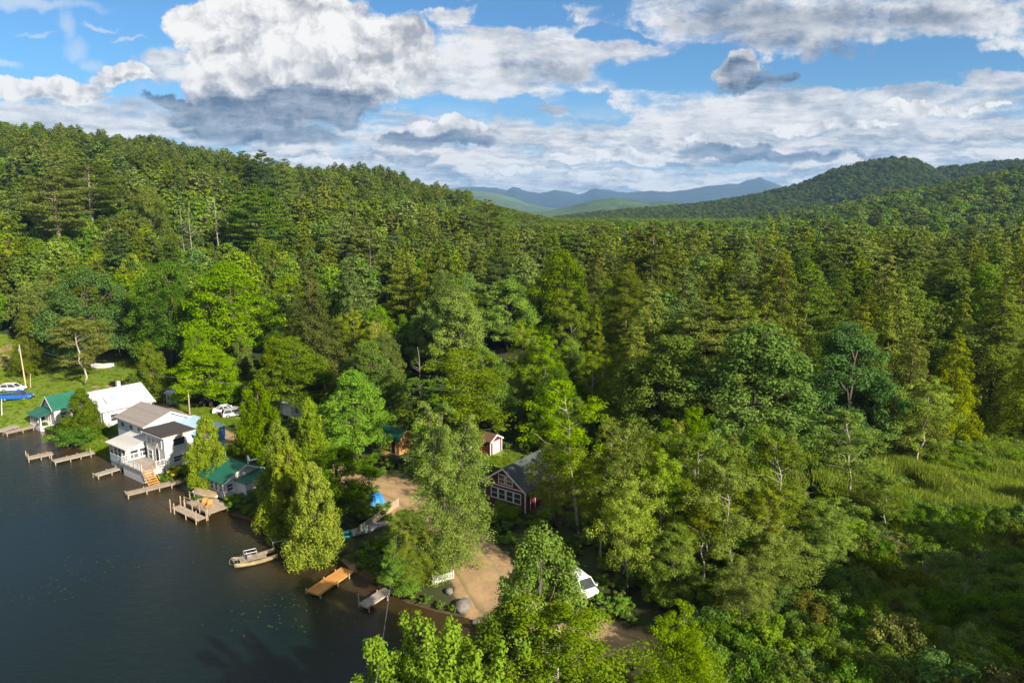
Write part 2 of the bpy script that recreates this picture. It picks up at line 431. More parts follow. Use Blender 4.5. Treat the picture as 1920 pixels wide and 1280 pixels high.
def build_ground():
    aa = np.radians(np.concatenate([np.linspace(-178, -56, 40), np.linspace(-54, 54, 560), np.linspace(56, 178, 40)]))
    rr = np.concatenate([[3], np.geomspace(10, 3000, 420), [4200, 7000, 12000, 20000, 34000]])
    A, RR = np.meshgrid(aa, rr)
    XX, YY = RR * np.sin(A), RR * np.cos(A)
    ZZ = land(XX, YY)
    ZZ[RR > 3100] = 2.0
    s = sdf(XX, YY, LAKE)
    w = np.zeros(XX.shape + (3,))                                    # R lawn, G bare earth, B wet mud
    near = RR < 260
    jit = (fbm(XX * 0.25, YY * 0.25) - 0.47) * 5
    for q in LAWNS + [MEADOW]: w[..., 0] = np.maximum(w[..., 0], np.where(near, 1 - sm(sdf(XX, YY, q) + jit, -1.0, 1.5), 0))
    rd = seg_dist(XX, YY, ROAD, closed=False)
    w[..., 1] = np.where(near, 1 - sm(rd + jit * 0.4, 2.4, 5.0), 0) * 0.75
    for q in SANDS: w[..., 1] = np.maximum(w[..., 1], np.where(near, 1 - sm(sdf(XX, YY, q) + jit * 0.6, -0.8, 1.5), 0))
    w[..., 2] = 1 - sm(s + jit * 0.25, 0.1, 1.3)
    m, nt, out = new_mat('ground')
    b = nt.nodes.new('ShaderNodeBsdfPrincipled'); nt.links.new(b.outputs[0], out.inputs[0]); b.inputs['Roughness'].default_value = 0.95; b.inputs['Specular IOR Level'].default_value = 0.1
    at = nt.nodes.new('ShaderNodeAttribute'); at.attribute_name = 'cover'
    sp = nt.nodes.new('ShaderNodeSeparateColor'); nt.links.new(at.outputs['Color'], sp.inputs[0])
    tc = nt.nodes.new('ShaderNodeTexCoord')
    n1 = noise(nt, tc.outputs['Object'], 0.35, 6, 0.65); n2 = noise(nt, tc.outputs['Object'], 2.2, 5, 0.7); n3 = noise(nt, tc.outputs['Object'], 0.05, 4, 0.5)
    c = mixc(nt, n1.sstep(0.35, 0.65), (0.035, 0.048, 0.014), (0.055, 0.048, 0.026))
    c = mixc(nt, n3.sstep(0.4, 0.6) * 0.6, c, (0.030, 0.052, 0.014))
    lawn = mixc(nt, n2.sstep(0.3, 0.7), (0.085, 0.145, 0.016), (0.165, 0.205, 0.026))
    lawn = mixc(nt, n1.sstep(0.55, 0.75) * 0.6, lawn, (0.17, 0.14, 0.06))
    sand = mixc(nt, n2.sstep(0.3, 0.7), (0.34, 0.225, 0.115), (0.24, 0.165, 0.09))
    sand = mixc(nt, n1.sstep(0.5, 0.7) * 0.5, sand, (0.22, 0.17, 0.10))
    mud = mixc(nt, n2.sstep(0.35, 0.65), (0.050, 0.036, 0.018), (0.095, 0.066, 0.034))
    br = lambda i: (X(nt, sp.outputs[i]) + (n2 - 0.5) * 0.7).sstep(0.35, 0.65)
    c = mixc(nt, br(2), c, mud); c = mixc(nt, br(0), c, lawn); c = mixc(nt, br(1), c, sand)
    nt.links.new(c, b.inputs['Base Color'])
    bp = nt.nodes.new('ShaderNodeBump'); bp.inputs['Strength'].default_value = 0.6; bp.inputs['Distance'].default_value = 0.12
    nt.links.new((n2 + n1).s, bp.inputs['Height']); nt.links.new(bp.outputs[0], b.inputs['Normal'])
    me = grid_mesh('ground', XX, YY, ZZ, m)
    point_attr(me, 'cover', np.concatenate([w.reshape(-1, 3), np.ones((w.shape[0] * w.shape[1], 1))], 1), 'FLOAT_COLOR')
    tag(link('ground', me), kind='structure')
build_ground()

def build_road():
    P = np.array(ROAD); W = np.array(ROADW)
    seg = np.hypot(*np.diff(P, axis=0).T); cum = np.concatenate([[0], np.cumsum(seg)])
    t = np.arange(0, cum[-1], 0.8)
    cx, cy, w = (np.interp(t, cum, q) for q in (P[:, 0], P[:, 1], W))
    k = np.ones(9) / 9
    sx = np.convolve(np.pad(cx, 4, 'edge'), k, 'valid'); sy = np.convolve(np.pad(cy, 4, 'edge'), k, 'valid')
    dx, dy = np.gradient(sx), np.gradient(sy); L = np.hypot(dx, dy); nx, ny = -dy / L, dx / L
    w = w * (0.85 + 0.35 * fbm(t * 0.18, t * 0 + 3))
    u = np.linspace(-0.5, 0.5, 11)
    XX = sx[:, None] + nx[:, None] * w[:, None] * u; YY = sy[:, None] + ny[:, None] * w[:, None] * u
    ZZ = land(XX, YY) + 0.10 - 0.16 * np.abs(u * 2) ** 4 - 0.03 * (np.abs(np.abs(u) - 0.24) < 0.06)
    m, nt, out = new_mat('dirt_road')
    b = nt.nodes.new('ShaderNodeBsdfPrincipled'); nt.links.new(b.outputs[0], out.inputs[0]); b.inputs['Roughness'].default_value = 0.95; b.inputs['Specular IOR Level'].default_value = 0.1
    at = nt.nodes.new('ShaderNodeAttribute'); at.attribute_name = 'across'
    tc = nt.nodes.new('ShaderNodeTexCoord')
    n1 = noise(nt, tc.outputs['Object'], 0.5, 6, 0.6); n2 = noise(nt, tc.outputs['Object'], 3.0, 5, 0.7)
    c = mixc(nt, n1.sstep(0.3, 0.7), (0.36, 0.24, 0.122), (0.26, 0.175, 0.095)); c = mixc(nt, n2.sstep(0.45, 0.7) * 0.5, c, (0.24, 0.17, 0.10))
    q = X(nt, at.outputs['Fac'])
    c = mixc(nt, (q.sstep(0.55, 1.0) * n1 * 1.6).clamp(), c, (0.14, 0.13, 0.06))
    c = mixc(nt, ((1.0 - q.sstep(0.05, 0.30)) * n2.sstep(0.45, 0.6) * 0.5), c, (0.20, 0.17, 0.08))
    nt.links.new(c, b.inputs['Base Color'])
    bp = nt.nodes.new('ShaderNodeBump'); bp.inputs['Strength'].default_value = 0.5; bp.inputs['Distance'].default_value = 0.08
    nt.links.new((n2 + n1).s, bp.inputs['Height']); nt.links.new(bp.outputs[0], b.inputs['Normal'])
    me = grid_mesh('road', XX, YY, ZZ, m); point_attr(me, 'across', np.tile(np.abs(u * 2), len(t)))
    tag(link('road', me), kind='structure')
build_road()

# ------------------------------------------------------------------ lake
def build_water():
    xs = np.arange(-300, 40, 1.6); ys = np.arange(-60, 200, 1.6)
    XX, YY = np.meshgrid(xs, ys)
    s = -sdf(XX, YY, LAKE)
    m, nt, out = new_mat('lake_water')
    b = nt.nodes.new('ShaderNodeBsdfPrincipled'); nt.links.new(b.outputs[0], out.inputs[0])
    at = nt.nodes.new('ShaderNodeAttribute'); at.attribute_name = 'depth'
    tc = nt.nodes.new('ShaderNodeTexCoord')
    n1 = noise(nt, tc.outputs['Object'], 0.16, 5, 0.6); n2 = noise(nt, tc.outputs['Object'], 0.035, 4, 0.5)
    d = X(nt, at.outputs['Fac']) + (n1 - 0.5) * 7.0
    c = mixc(nt, d.sstep(0.0, 7.0), (0.040, 0.026, 0.010), (0.014, 0.015, 0.007))
    c = mixc(nt, d.sstep(3.5, 10.0), c, (0.0025, 0.009, 0.010))
    c = mixc(nt, n2.sstep(0.5, 0.7) * 0.5, c, (0.010, 0.014, 0.010))
    nt.links.new(c, b.inputs['Base Color'])
    b.inputs['Roughness'].default_value = 0.09; b.inputs['IOR'].default_value = 1.33; b.inputs['Specular IOR Level'].default_value = 0.30
    mp = nt.nodes.new('ShaderNodeMapping'); mp.inputs['Rotation'].default_value = (0, 0, R(25)); mp.inputs['Scale'].default_value = (1.0, 2.2, 1.0)
    nt.links.new(tc.outputs['Object'], mp.inputs[0])
    r1 = noise(nt, mp.outputs[0], 0.75, 5, 0.65, 0.6); r2 = noise(nt, mp.outputs[0], 3.2, 3, 0.6, 0.4); patch = noise(nt, tc.outputs['Object'], 0.02, 3, 0.5)
    bp = nt.nodes.new('ShaderNodeBump'); bp.inputs['Strength'].default_value = 0.9; bp.inputs['Distance'].default_value = 0.18
    nt.links.new(((r1 + r2 * 0.45) * (patch.sstep(0.3, 0.65) * 0.75 + 0.25)).s, bp.inputs['Height']); nt.links.new(bp.outputs[0], b.inputs['Normal'])
    me = grid_mesh('water', XX, YY, np.zeros(XX.shape), m); point_attr(me, 'depth', s.ravel())
    tag(link('water', me), kind='structure')
build_water()

# ------------------------------------------------------------------ far country
def forest_hill_mat(name, ca, cb, scale, bump):
    m, nt, out = new_mat(name)
    b = nt.nodes.new('ShaderNodeBsdfPrincipled'); nt.links.new(b.outputs[0], out.inputs[0]); b.inputs['Roughness'].default_value = 1.0; b.inputs['Specular IOR Level'].default_value = 0.0
    tc = nt.nodes.new('ShaderNodeTexCoord')
    n1 = noise(nt, tc.outputs['Object'], scale, 6, 0.7); n2 = noise(nt, tc.outputs['Object'], scale * 0.08, 5, 0.6)
    c = mixc(nt, n1.sstep(0.35, 0.65), ca, cb); c = mixc(nt, n2.sstep(0.42, 0.62) * 0.5, c, tuple(1.5 * q for q in cb))
    nt.links.new(c, b.inputs['Base Color'])
    bp = nt.nodes.new('ShaderNodeBump'); bp.inputs['Strength'].default_value = 1.0; bp.inputs['Distance'].default_value = bump
    nt.links.new(n1.s, bp.inputs['Height']); nt.links.new(bp.outputs[0], b.inputs['Normal'])
    return m
def range_mesh(name, pts, y, depth_front, depth_back, m, rough, nu=260, nv=60, base=0.0, detail=0.004):
    """a real range: crest along the sighted skyline at distance y, falling towards us and away"""
    T, Zc = skyline(pts, y)
    tt = np.linspace(T[0], T[-1], nu)
    yy = np.concatenate([np.linspace(y - depth_front, y, nv), np.linspace(y, y + depth_back, 14)[1:]])
    TT, YY = np.meshgrid(tt, yy); XX = TT * y + (TT * YY - TT * y) * 0.55
    zc = np.interp(TT, T, Zc)
    u = np.clip((YY - (y - depth_front)) / depth_front, 0, 1); bk = np.clip((YY - y) / depth_back, 0, 1)
    ridg = np.abs(fbm(XX * 2.2 / rough, YY * 1.1 / rough, 5) - 0.47)
    prof = u ** 1.5 * (1 - 0.7 * bk)
    ZZ = base + (zc - base) * prof + ((fbm(XX / rough, YY / rough, 5) - 0.47) * 1.6 - ridg * 1.2) * (zc - base) * 0.55 * (1 - u) * np.minimum(u * 4, 1) + (fbm(XX * 12 / rough, 0 * YY) - 0.47) * y * detail * (u > 0.97)
    o = link(name, grid_mesh(name, XX, YY, ZZ, m)); return tag(o, kind='structure'), (T, Zc)
mt_far = forest_hill_mat('far_mountain_forest', (0.009, 0.018, 0.020), (0.020, 0.034, 0.030), 0.004, 60)
mt_mid = forest_hill_mat('middle_mountain_forest', (0.030, 0.060, 0.016), (0.075, 0.105, 0.030), 0.010, 22)
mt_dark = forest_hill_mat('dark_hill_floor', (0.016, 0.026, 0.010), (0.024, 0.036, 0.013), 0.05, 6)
range_mesh('mountains', [(600,395),(760,372),(860,352),(905,350),(930,352),(950,356),(962,350),(985,358),(1010,362),(1040,356),(1065,360),(1085,365),(1115,354),(1140,356),(1160,361),(1190,360),(1225,357),(1250,360),(1290,356),(1320,350),(1350,347),(1385,344),(1405,338),(1425,333),(1445,340),(1475,352),(1540,366),(1650,380),(1900,392)], 12000, 4600, 2600, mt_far, 1500, nu=420, detail=0.0028)
range_mesh('green_ridge', [(500,360),(800,350),(880,356),(930,362),(960,370),(990,382),(1020,388),(1060,392),(1120,396)], 7600, 2200, 1500, mt_mid, 900, detail=0.0008)
range_mesh('middle_hills', [(960,402),(1040,393),(1080,384),(1110,376),(1150,371),(1185,374),(1215,380),(1240,377),(1270,379),(1300,386),(1400,390),(1560,396)], 4700, 1500, 1200, mt_mid, 600, detail=0.0008)
DARK_SKY = [(1040,412),(1120,402),(1200,395),(1300,387),(1400,372),(1470,356),(1520,342),(1560,322),(1600,312),(1640,302),(1690,298),(1715,301),(1750,320),(1800,314),(1860,307),(1920,303),(2100,300),(2500,320)]
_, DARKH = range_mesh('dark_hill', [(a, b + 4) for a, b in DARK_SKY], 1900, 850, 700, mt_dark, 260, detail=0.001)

def build_haze():
    m, nt, out = new_mat('haze')
    v = nt.nodes.new('ShaderNodeVolumePrincipled'); nt.links.new(v.outputs[0], out.inputs['Volume'])
    v.inputs['Color'].default_value = (0.30, 0.52, 0.86, 1); v.inputs['Density'].default_value = HAZE; v.inputs['Anisotropy'].default_value = 0.0
    o = MB().box(-9000, 12500, -200, 15000, -6.0, 760).build('haze', m); tag(o, kind='stuff')
HAZE = 5.4e-5
# ------------------------------------------------------------------ paints and timbers of the built things
M = dict(
    white=mat('white_clapboard', (0.56, 0.54, 0.52), 0.6, 0.3, 0.08, 1.5, plank=('Z', 0.16, 0.75)),
    trim=mat('white_trim_paint', (0.60, 0.59, 0.57), 0.5, 0.4, 0.05),
    bluegrey=mat('grey_blue_siding', (0.36, 0.42, 0.47), 0.6, 0.3, 0.10, 1.5, plank=('Z', 0.18, 0.75)),
    blue=mat('blue_siding', (0.10, 0.26, 0.44), 0.55, 0.3, 0.12, 1.5, plank=('Z', 0.2, 0.75)),
    paleblue=mat('pale_blue_sheet_roof', (0.36, 0.52, 0.62), 0.45, 0.4, 0.1, 1.0, plank=('X', 0.4, 0.8)),
    redwood=mat('dark_red_siding', (0.135, 0.022, 0.020), 0.7, 0.3, 0.2, 2.0, plank=('Z', 0.2, 0.6)),
    shedred=mat('red_shed_boards', (0.17, 0.024, 0.022), 0.7, 0.3, 0.2, 2.0, plank=('X', 0.25, 0.6)),
    orange=mat('honey_coloured_boards', (0.46, 0.24, 0.075), 0.6, 0.3, 0.15, 2.0, plank=('Z', 0.2, 0.7)),
    taupe=mat('taupe_shingles', (0.26, 0.228, 0.208), 0.9, 0.2, 0.2, 4.0, plank=('Y', 0.3, 0.75)),
    palegrey=mat('pale_grey_roofing', (0.50, 0.48, 0.45), 0.8, 0.2, 0.15, 2.0, plank=('Y', 0.5, 0.85)),
    charcoal=mat('charcoal_roofing', (0.055, 0.046, 0.042), 0.9, 0.2, 0.3, 3.0),
    green=mat('green_metal_roof', (0.012, 0.115, 0.072), 0.5, 0.4, 0.18, 1.2, plank=('X', 0.45, 0.7)),
    greyroof=mat('grey_green_shingles', (0.068, 0.082, 0.080), 0.9, 0.2, 0.25, 4.0, plank=('Y', 0.3, 0.75)),
    whiteroof=mat('white_metal_roof', (0.43, 0.43, 0.445), 0.6, 0.4, 0.08, 0.8, plank=('Y', 0.6, 0.88)),
    slate=mat('blue_grey_metal_roof', (0.34, 0.40, 0.46), 0.5, 0.4, 0.15, 0.8, plank=('Y', 0.6, 0.85)),
    brown=mat('rusty_brown_shingles', (0.13, 0.072, 0.042), 0.9, 0.2, 0.3, 3.0),
    glass=mat('dark_window_glass', (0.045, 0.052, 0.060), 0.08, 0.6, 0.3),
    doorwhite=mat('white_door_panels', (0.78, 0.72, 0.70), 0.5, 0.3, 0.05, plank=('Z', 0.5, 0.85)),
    wood=mat('weathered_dock_boards', (0.38, 0.30, 0.22), 0.85, 0.2, 0.25, 2.0, plank=('Y', 0.16, 0.45)),
    greywood=mat('silvered_dock_boards', (0.36, 0.32, 0.27), 0.85, 0.2, 0.25, 2.0, plank=('Y', 0.16, 0.45)),
    newwood=mat('new_orange_dock_boards', (0.56, 0.26, 0.065), 0.75, 0.25, 0.18, 2.0, plank=('Y', 0.16, 0.55)),
    post=mat('weathered_post', (0.34, 0.27, 0.19), 0.9, 0.15, 0.3, 4.0),
    concrete=mat('grey_concrete', (0.33, 0.32, 0.30), 0.9, 0.2, 0.2, 2.0),
    yellow=mat('faded_yellow_fibreglass', (0.27, 0.215, 0.11), 0.7, 0.3, 0.45, 2.0),
    metal=mat('dull_aluminium', (0.48, 0.49, 0.50), 0.35, 0.5, 0.15, 2.0, metal=0.6),
    teal=mat('turquoise_plastic', (0.010, 0.36, 0.34), 0.4, 0.4, 0.15),
    bluepl=mat('bright_blue_tarpaulin', (0.010, 0.17, 0.46), 0.5, 0.4, 0.25, 2.0),
    redpl=mat('red_plastic', (0.42, 0.045, 0.030), 0.5, 0.4, 0.15),
    tan=mat('tan_canvas', (0.30, 0.22, 0.12), 0.9, 0.1, 0.2, 2.0),
    paintw=mat('white_car_paint', (0.72, 0.72, 0.71), 0.25, 0.5, 0.04), paints=mat('silver_car_paint', (0.52, 0.53, 0.54), 0.25, 0.5, 0.04, metal=0.3),
    paintb=mat('blue_truck_paint', (0.015, 0.10, 0.36), 0.25, 0.5, 0.08), paintd=mat('dark_car_paint', (0.025, 0.028, 0.034), 0.25, 0.5, 0.08),
    tyre=mat('black_rubber', (0.02, 0.02, 0.02), 0.9, 0.2, 0.2), rim=mat('wheel_metal', (0.42, 0.42, 0.42), 0.35, 0.5, 0.1, metal=0.6),
    lamp=mat('clear_lamp_lens', (0.70, 0.70, 0.66), 0.15, 0.5, 0.05), tail=mat('red_lamp_lens', (0.38, 0.015, 0.012), 0.2, 0.5, 0.1),
    stone=mat('grey_boulder', (0.17, 0.158, 0.14), 0.95, 0.15, 0.35, 2.0, bump=0.6), black=mat('black_sheet', (0.018, 0.018, 0.02), 0.6, 0.3, 0.3),
    dead=mat('sun_bleached_pole', (0.50, 0.40, 0.26), 0.9, 0.1, 0.3, 4.0), cable=mat('grey_cable', (0.16, 0.155, 0.145), 0.7, 0.3, 0.1))
AZ = math.atan2(-0.59, 0.806)             # the cottages stand square to the shore
EX, EY = Vector((math.cos(AZ), math.sin(AZ), 0)), Vector((-math.sin(AZ), math.cos(AZ), 0))
BUILT = []
def lots(x, y, r): BUILT.append((x, y, r))
def loc_of(o, lx, ly): v = Vector(o.location) + EX * lx + EY * ly; return v.x, v.y

FACES = {}
def on_face(face, w, d, u, z, off):
    """point on a wall of a box w wide (x) and d deep (y): face f/b/l/r, u along it, off outwards"""
    return {'f': (u, -off, z), 'b': (u, d + off, z), 'l': (-off, u, z), 'r': (w + off, u, z)}[face]
def slab(mb, face, w, d, u0, u1, z0, z1, o0, o1, m=0):
    a = [on_face(face, w, d, u, z, o) for o in (o0, o1) for (u, z) in ((u0, z0), (u1, z0), (u1, z1), (u0, z1))]
    mb.hexa([a[0], a[1], a[2], a[3], a[4], a[5], a[6], a[7]], m)
def window(parent, face, w, d, u, z, ww, wh, at=(0, 0), trim='trim', glass='glass', muntin=True, name='window'):
    t = 0.11; f = MB(); p = MB()
    sl = lambda mb, *a: slab(mb, face, w, d, *a)
    sl(f, u - t, u + ww + t, z - t, z, 0.0, 0.06); sl(f, u - t, u + ww + t, z + wh, z + wh + t, 0.0, 0.06)
    sl(f, u - t, u, z, z + wh, 0.0, 0.055); sl(f, u + ww, u + ww + t, z, z + wh, 0.0, 0.055)
    if muntin: sl(f, u, u + ww, z + wh / 2 - 0.03, z + wh / 2 + 0.03, 0.0, 0.045)
    sl(p, u, u + ww, z, z + wh, 0.0, 0.02)
    for mb in (f, p): mb.v = [(x + at[0], y + at[1], q) for x, y, q in mb.v]
    o = f.build(name, M[trim], parent); p.build('pane', M[glass], o); return o
def door(parent, face, w, d, u, z, ww, wh, m='doorwhite', at=(0, 0), trim='trim'):
    f = MB(); t = 0.10
    slab(f, face, w, d, u, u + ww, z, z + wh, 0.0, 0.03); fr = MB()
    slab(fr, face, w, d, u - t, u, z, z + wh + t, 0.0, 0.06); slab(fr, face, w, d, u + ww, u + ww + t, z, z + wh + t, 0.0, 0.06); slab(fr, face, w, d, u, u + ww, z + wh, z + wh + t, 0.0, 0.055)
    h = MB(); slab(h, face, w, d, u + ww * 0.85, u + ww * 0.85 + 0.09, z + wh * 0.45, z + wh * 0.45 + 0.09, 0.03, 0.10)
    for mb in (f, fr, h): mb.v = [(x + at[0], y + at[1], q) for x, y, q in mb.v]
    o = f.build('door', M[m], parent); fr.build('frame', M[trim], o); h.build('handle', M['metal'], o); return o
def gable(parent, w, d, eave, ridge, wall, roof, axis='y', at=(0, 0), over=0.35, thick=0.14, base=0.0, trim='trim', barge=True, wall_name='wall', roof_name='roof', rpos=0.5, eave2=None):
    """walls with gable ends and two roof slopes; the ridge runs along axis"""
    e2 = eave if eave2 is None else eave2
    L, W_ = (w, d) if axis == 'x' else (d, w)
    rp = W_ * rpos
    prof = [(0, base), (W_, base), (W_, e2), (rp, ridge), (0, eave)]
    wl = MB().prism(prof, axis, 0, L)
    rf = MB(); tr = MB()
    for (a, za, s) in ((0, eave, -1), (W_, e2, 1)):
        run = abs(rp - a); k = (ridge - za) / run
        ae, ze = a + s * over, za - k * over
        pr = [(ae, ze + 0.03), (rp, ridge + 0.03), (rp, ridge + thick + 0.03), (ae, ze + thick + 0.03)]
        rf.prism(pr, axis, -over, L + over)
        if barge:
            for q in (-over - 0.05, L + over): tr.prism([(ae, ze - 0.12), (rp, ridge - 0.12), (rp, ridge + 0.12), (ae, ze + 0.12)], axis, q, q + 0.05)
    for mb in (wl, rf, tr): mb.v = [(x + at[0], y + at[1], z) for x, y, z in mb.v]
    a = wl.build(wall_name, M[wall], parent); b = rf.build(roof_name, M[roof], parent)
    c = tr.each('bargeboard', M[trim], b) if barge else None
    return a, b
def lean(parent, w, d, zf, zb, wall, roof, at=(0, 0), over=0.3, base=0.0, wall_name='wall', roof_name='roof', thick=0.12):
    """box under a single slope, front height zf, back height zb"""
    wl = MB().prism([(0, base), (d, base), (d, zb), (0, zf)], 'x', 0, w)
    k = (zb - zf) / d
    rf = MB().prism([(-over, zf - k * over + 0.03), (d + over * 0.3, zb + k * over * 0.3 + 0.03), (d + over * 0.3, zb + k * over * 0.3 + thick), (-over, zf - k * over + thick)], 'x', -over, w + over)
    for mb in (wl, rf): mb.v = [(x + at[0], y + at[1], z) for x, y, z in mb.v]
    return (wl.build(wall_name, M[wall], parent) if wall else None), rf.build(roof_name, M[roof], parent)
def corner_trim(parent, w, d, z0, z1, at=(0, 0), t=0.14):
    mb = MB()
    for x, y in ((0, 0), (w, 0), (w, d), (0, d)):
        mb.box(x + at[0] - 0.03 - (t if x else 0) + (0.06 if x else 0), x + at[0] + (0.03 if x else t - 0.03), y + at[1] - 0.03 - (t if y else 0) + (0.06 if y else 0), y + at[1] + (0.03 if y else t - 0.03), z0, z1)
    return mb.each('corner_board', M['trim'], parent)
def railing(parent, pts, h=0.95, m='trim', gap=0.16, name='railing'):
    mb = MB(); 
    for a, b in zip(pts, pts[1:]):
        a, b = Vector(a), Vector(b); L = (b - a).length; n = max(1, int(L / gap))
        for z in (0.12, h): mb.tube([a + Vector((0, 0, z)), b + Vector((0, 0, z))], 0.04, 4)
        for i in range(n + 1):
            p = a + (b - a) * i / n; r_ = 0.055 if i % 8 == 0 or i == n else 0.016
            mb.tube([p, p + Vector((0, 0, h + (0.08 if r_ > 0.05 else 0)))], r_, 4)
    return mb.build(name, M[m], parent)
# ------------------------------------------------------------------ houses and sheds
def house_at(name, px, py, label, cat, w, d, z=None, az=None):
    """root at the front right corner (lake side) of the walls; x runs along the shore to the right, so walls lie at x from -w to 0"""
    x, y, zl = gp(px, py)
    o = empty(name, (x, y, zl if z is None else z), AZ if az is None else az, label, cat)
    c = loc_of(o, -w / 2, d / 2); lots(c[0], c[1], math.hypot(w, d) / 2 + 1.2); return o
def footing(o, w, d, at=(0, 0)):
    MB().box(at[0] + 0.05, at[0] + w - 0.05, at[1] + 0.05, at[1] + d - 0.05, -1.4, 0.02).build('foundation', M['concrete'], o)

def red_cabin():
    o = house_at('cabin', 985, 963, 'dark red gabled cabin with white-trimmed windows by the sandy road', 'cabin', 6.3, 8.5)
    A = (-6.3, 0); w, d = 6.3, 8.5
    footing(o, w, d, A); gable(o, w, d, 3.05, 5.25, 'redwood', 'greyroof', 'y', A, over=0.45)
    corner_trim(o, w, d, 0.0, 3.0, A)
    mb = MB(); mb.box(A[0] + 0.12, -0.12, -0.05, 0.0, 2.72, 2.86); mb.build('band_board', M['trim'], o)
    for u in (1.05, 2.22, 3.44, 4.62): window(o, 'f', w, d, u, 1.05, 0.95, 1.25, A)
    for u in (2.25, 3.45): window(o, 'f', w, d, u, 3.15, 0.85, 1.05, A)
    door(o, 'r', w, d, 1.1, 0.15, 0.95, 2.1, 'redwood', A); window(o, 'r', w, d, 3.2, 1.0, 1.0, 1.2, A); window(o, 'r', w, d, 5.6, 1.0, 1.0, 1.2, A)
red_cabin()
def red_shed():
    o = house_at('shed', 919.5, 854, 'small red shed with a white roll-up door on a mown lawn', 'shed', 2.4, 2.9)
    w, d, A = 2.5, 2.9, (-2.5, 0)
    footing(o, w, d, A); gable(o, w, d, 2.15, 2.95, 'shedred', 'brown', 'x', A, over=0.18)
    corner_trim(o, w, d, 0.0, 2.1, A)
    door(o, 'r', w, d, 0.62, 0.05, 1.65, 1.85, 'doorwhite', A)
red_shed()
def orange_shed():
    o = house_at('shed', 749, 853, 'honey-coloured wooden shed with a green roof and open porch', 'shed', 4.6, 2.7)
    w, d, A = 2.0, 2.7, (-2.0, 0)
    footing(o, w, d, A); gable(o, 4.6, d, 2.5, 3.55, 'orange', 'green', 'x', (-4.6, 0), over=0.3, base=2.1, wall_name='gable_wall', trim='orange')
    MB().box(-2.0, 0, 0, d, 0, 2.098).build('wall', M['orange'], o)
    door(o, 'f', w, d, 0.25, 0.05, 0.9, 1.9, 'black', A, 'orange'); window(o, 'r', w, d, 1.5, 1.35, 0.5, 0.4, A, muntin=False, trim='orange')
    p = MB()
    for x in (-4.5, -3.3): p.box(x, x + 0.14, 0.02, 0.16, 0, 2.1)
    p.box(-4.5, -4.36, d - 0.16, d - 0.02, 0, 2.1); p.each('porch_post', M['orange'], o)
    MB().box(-4.7, -2.02, -1.1, d, -0.1, 0.08).build('porch_deck', M['orange'], o)
orange_shed()
def boathouse():
    o = house_at('boathouse', 421, 936, 'white boathouse with green roof and a row of windows above the timber deck', 'boathouse', 5.4, 6.5)
    w, d, A = 5.4, 6.6, (-5.4, 0)
    footing(o, w, d, A); gable(o, w, d, 2.35, 3.9, 'white', 'green', 'x', A, over=0.4)
    corner_trim(o, w, d, 0, 2.3, A)
    for i in range(5): window(o, 'f', w, d, 0.35 + i * 1.02, 1.0, 0.62, 0.95, A)
    window(o, 'r', w, d, 0.5, 1.0, 0.8, 0.9, A); window(o, 'r', w, d, 2.1, 1.0, 0.8, 0.9, A)
    # white wing set to the right, and the bent white flue on the roof
    lean(o, 2.6, 4.0, 2.2, 2.7, 'white', 'green', (0.0, 1.6), over=0.12, wall_name='side_wing', roof_name='wing_roof')
    MB().tube([(-0.9, 4.4, 3.4), (-0.9, 4.4, 4.6), (-0.2, 4.2, 4.15), (0.9, 4.7, 4.5)], 0.13, 8).build('flue_pipe', M['trim'], o)
    MB().tube([(-4.6, 3.3, 3.8), (-4.6, 3.3, 4.7)], 0.07, 6).build('vent_pipe', M['metal'], o)
boathouse()
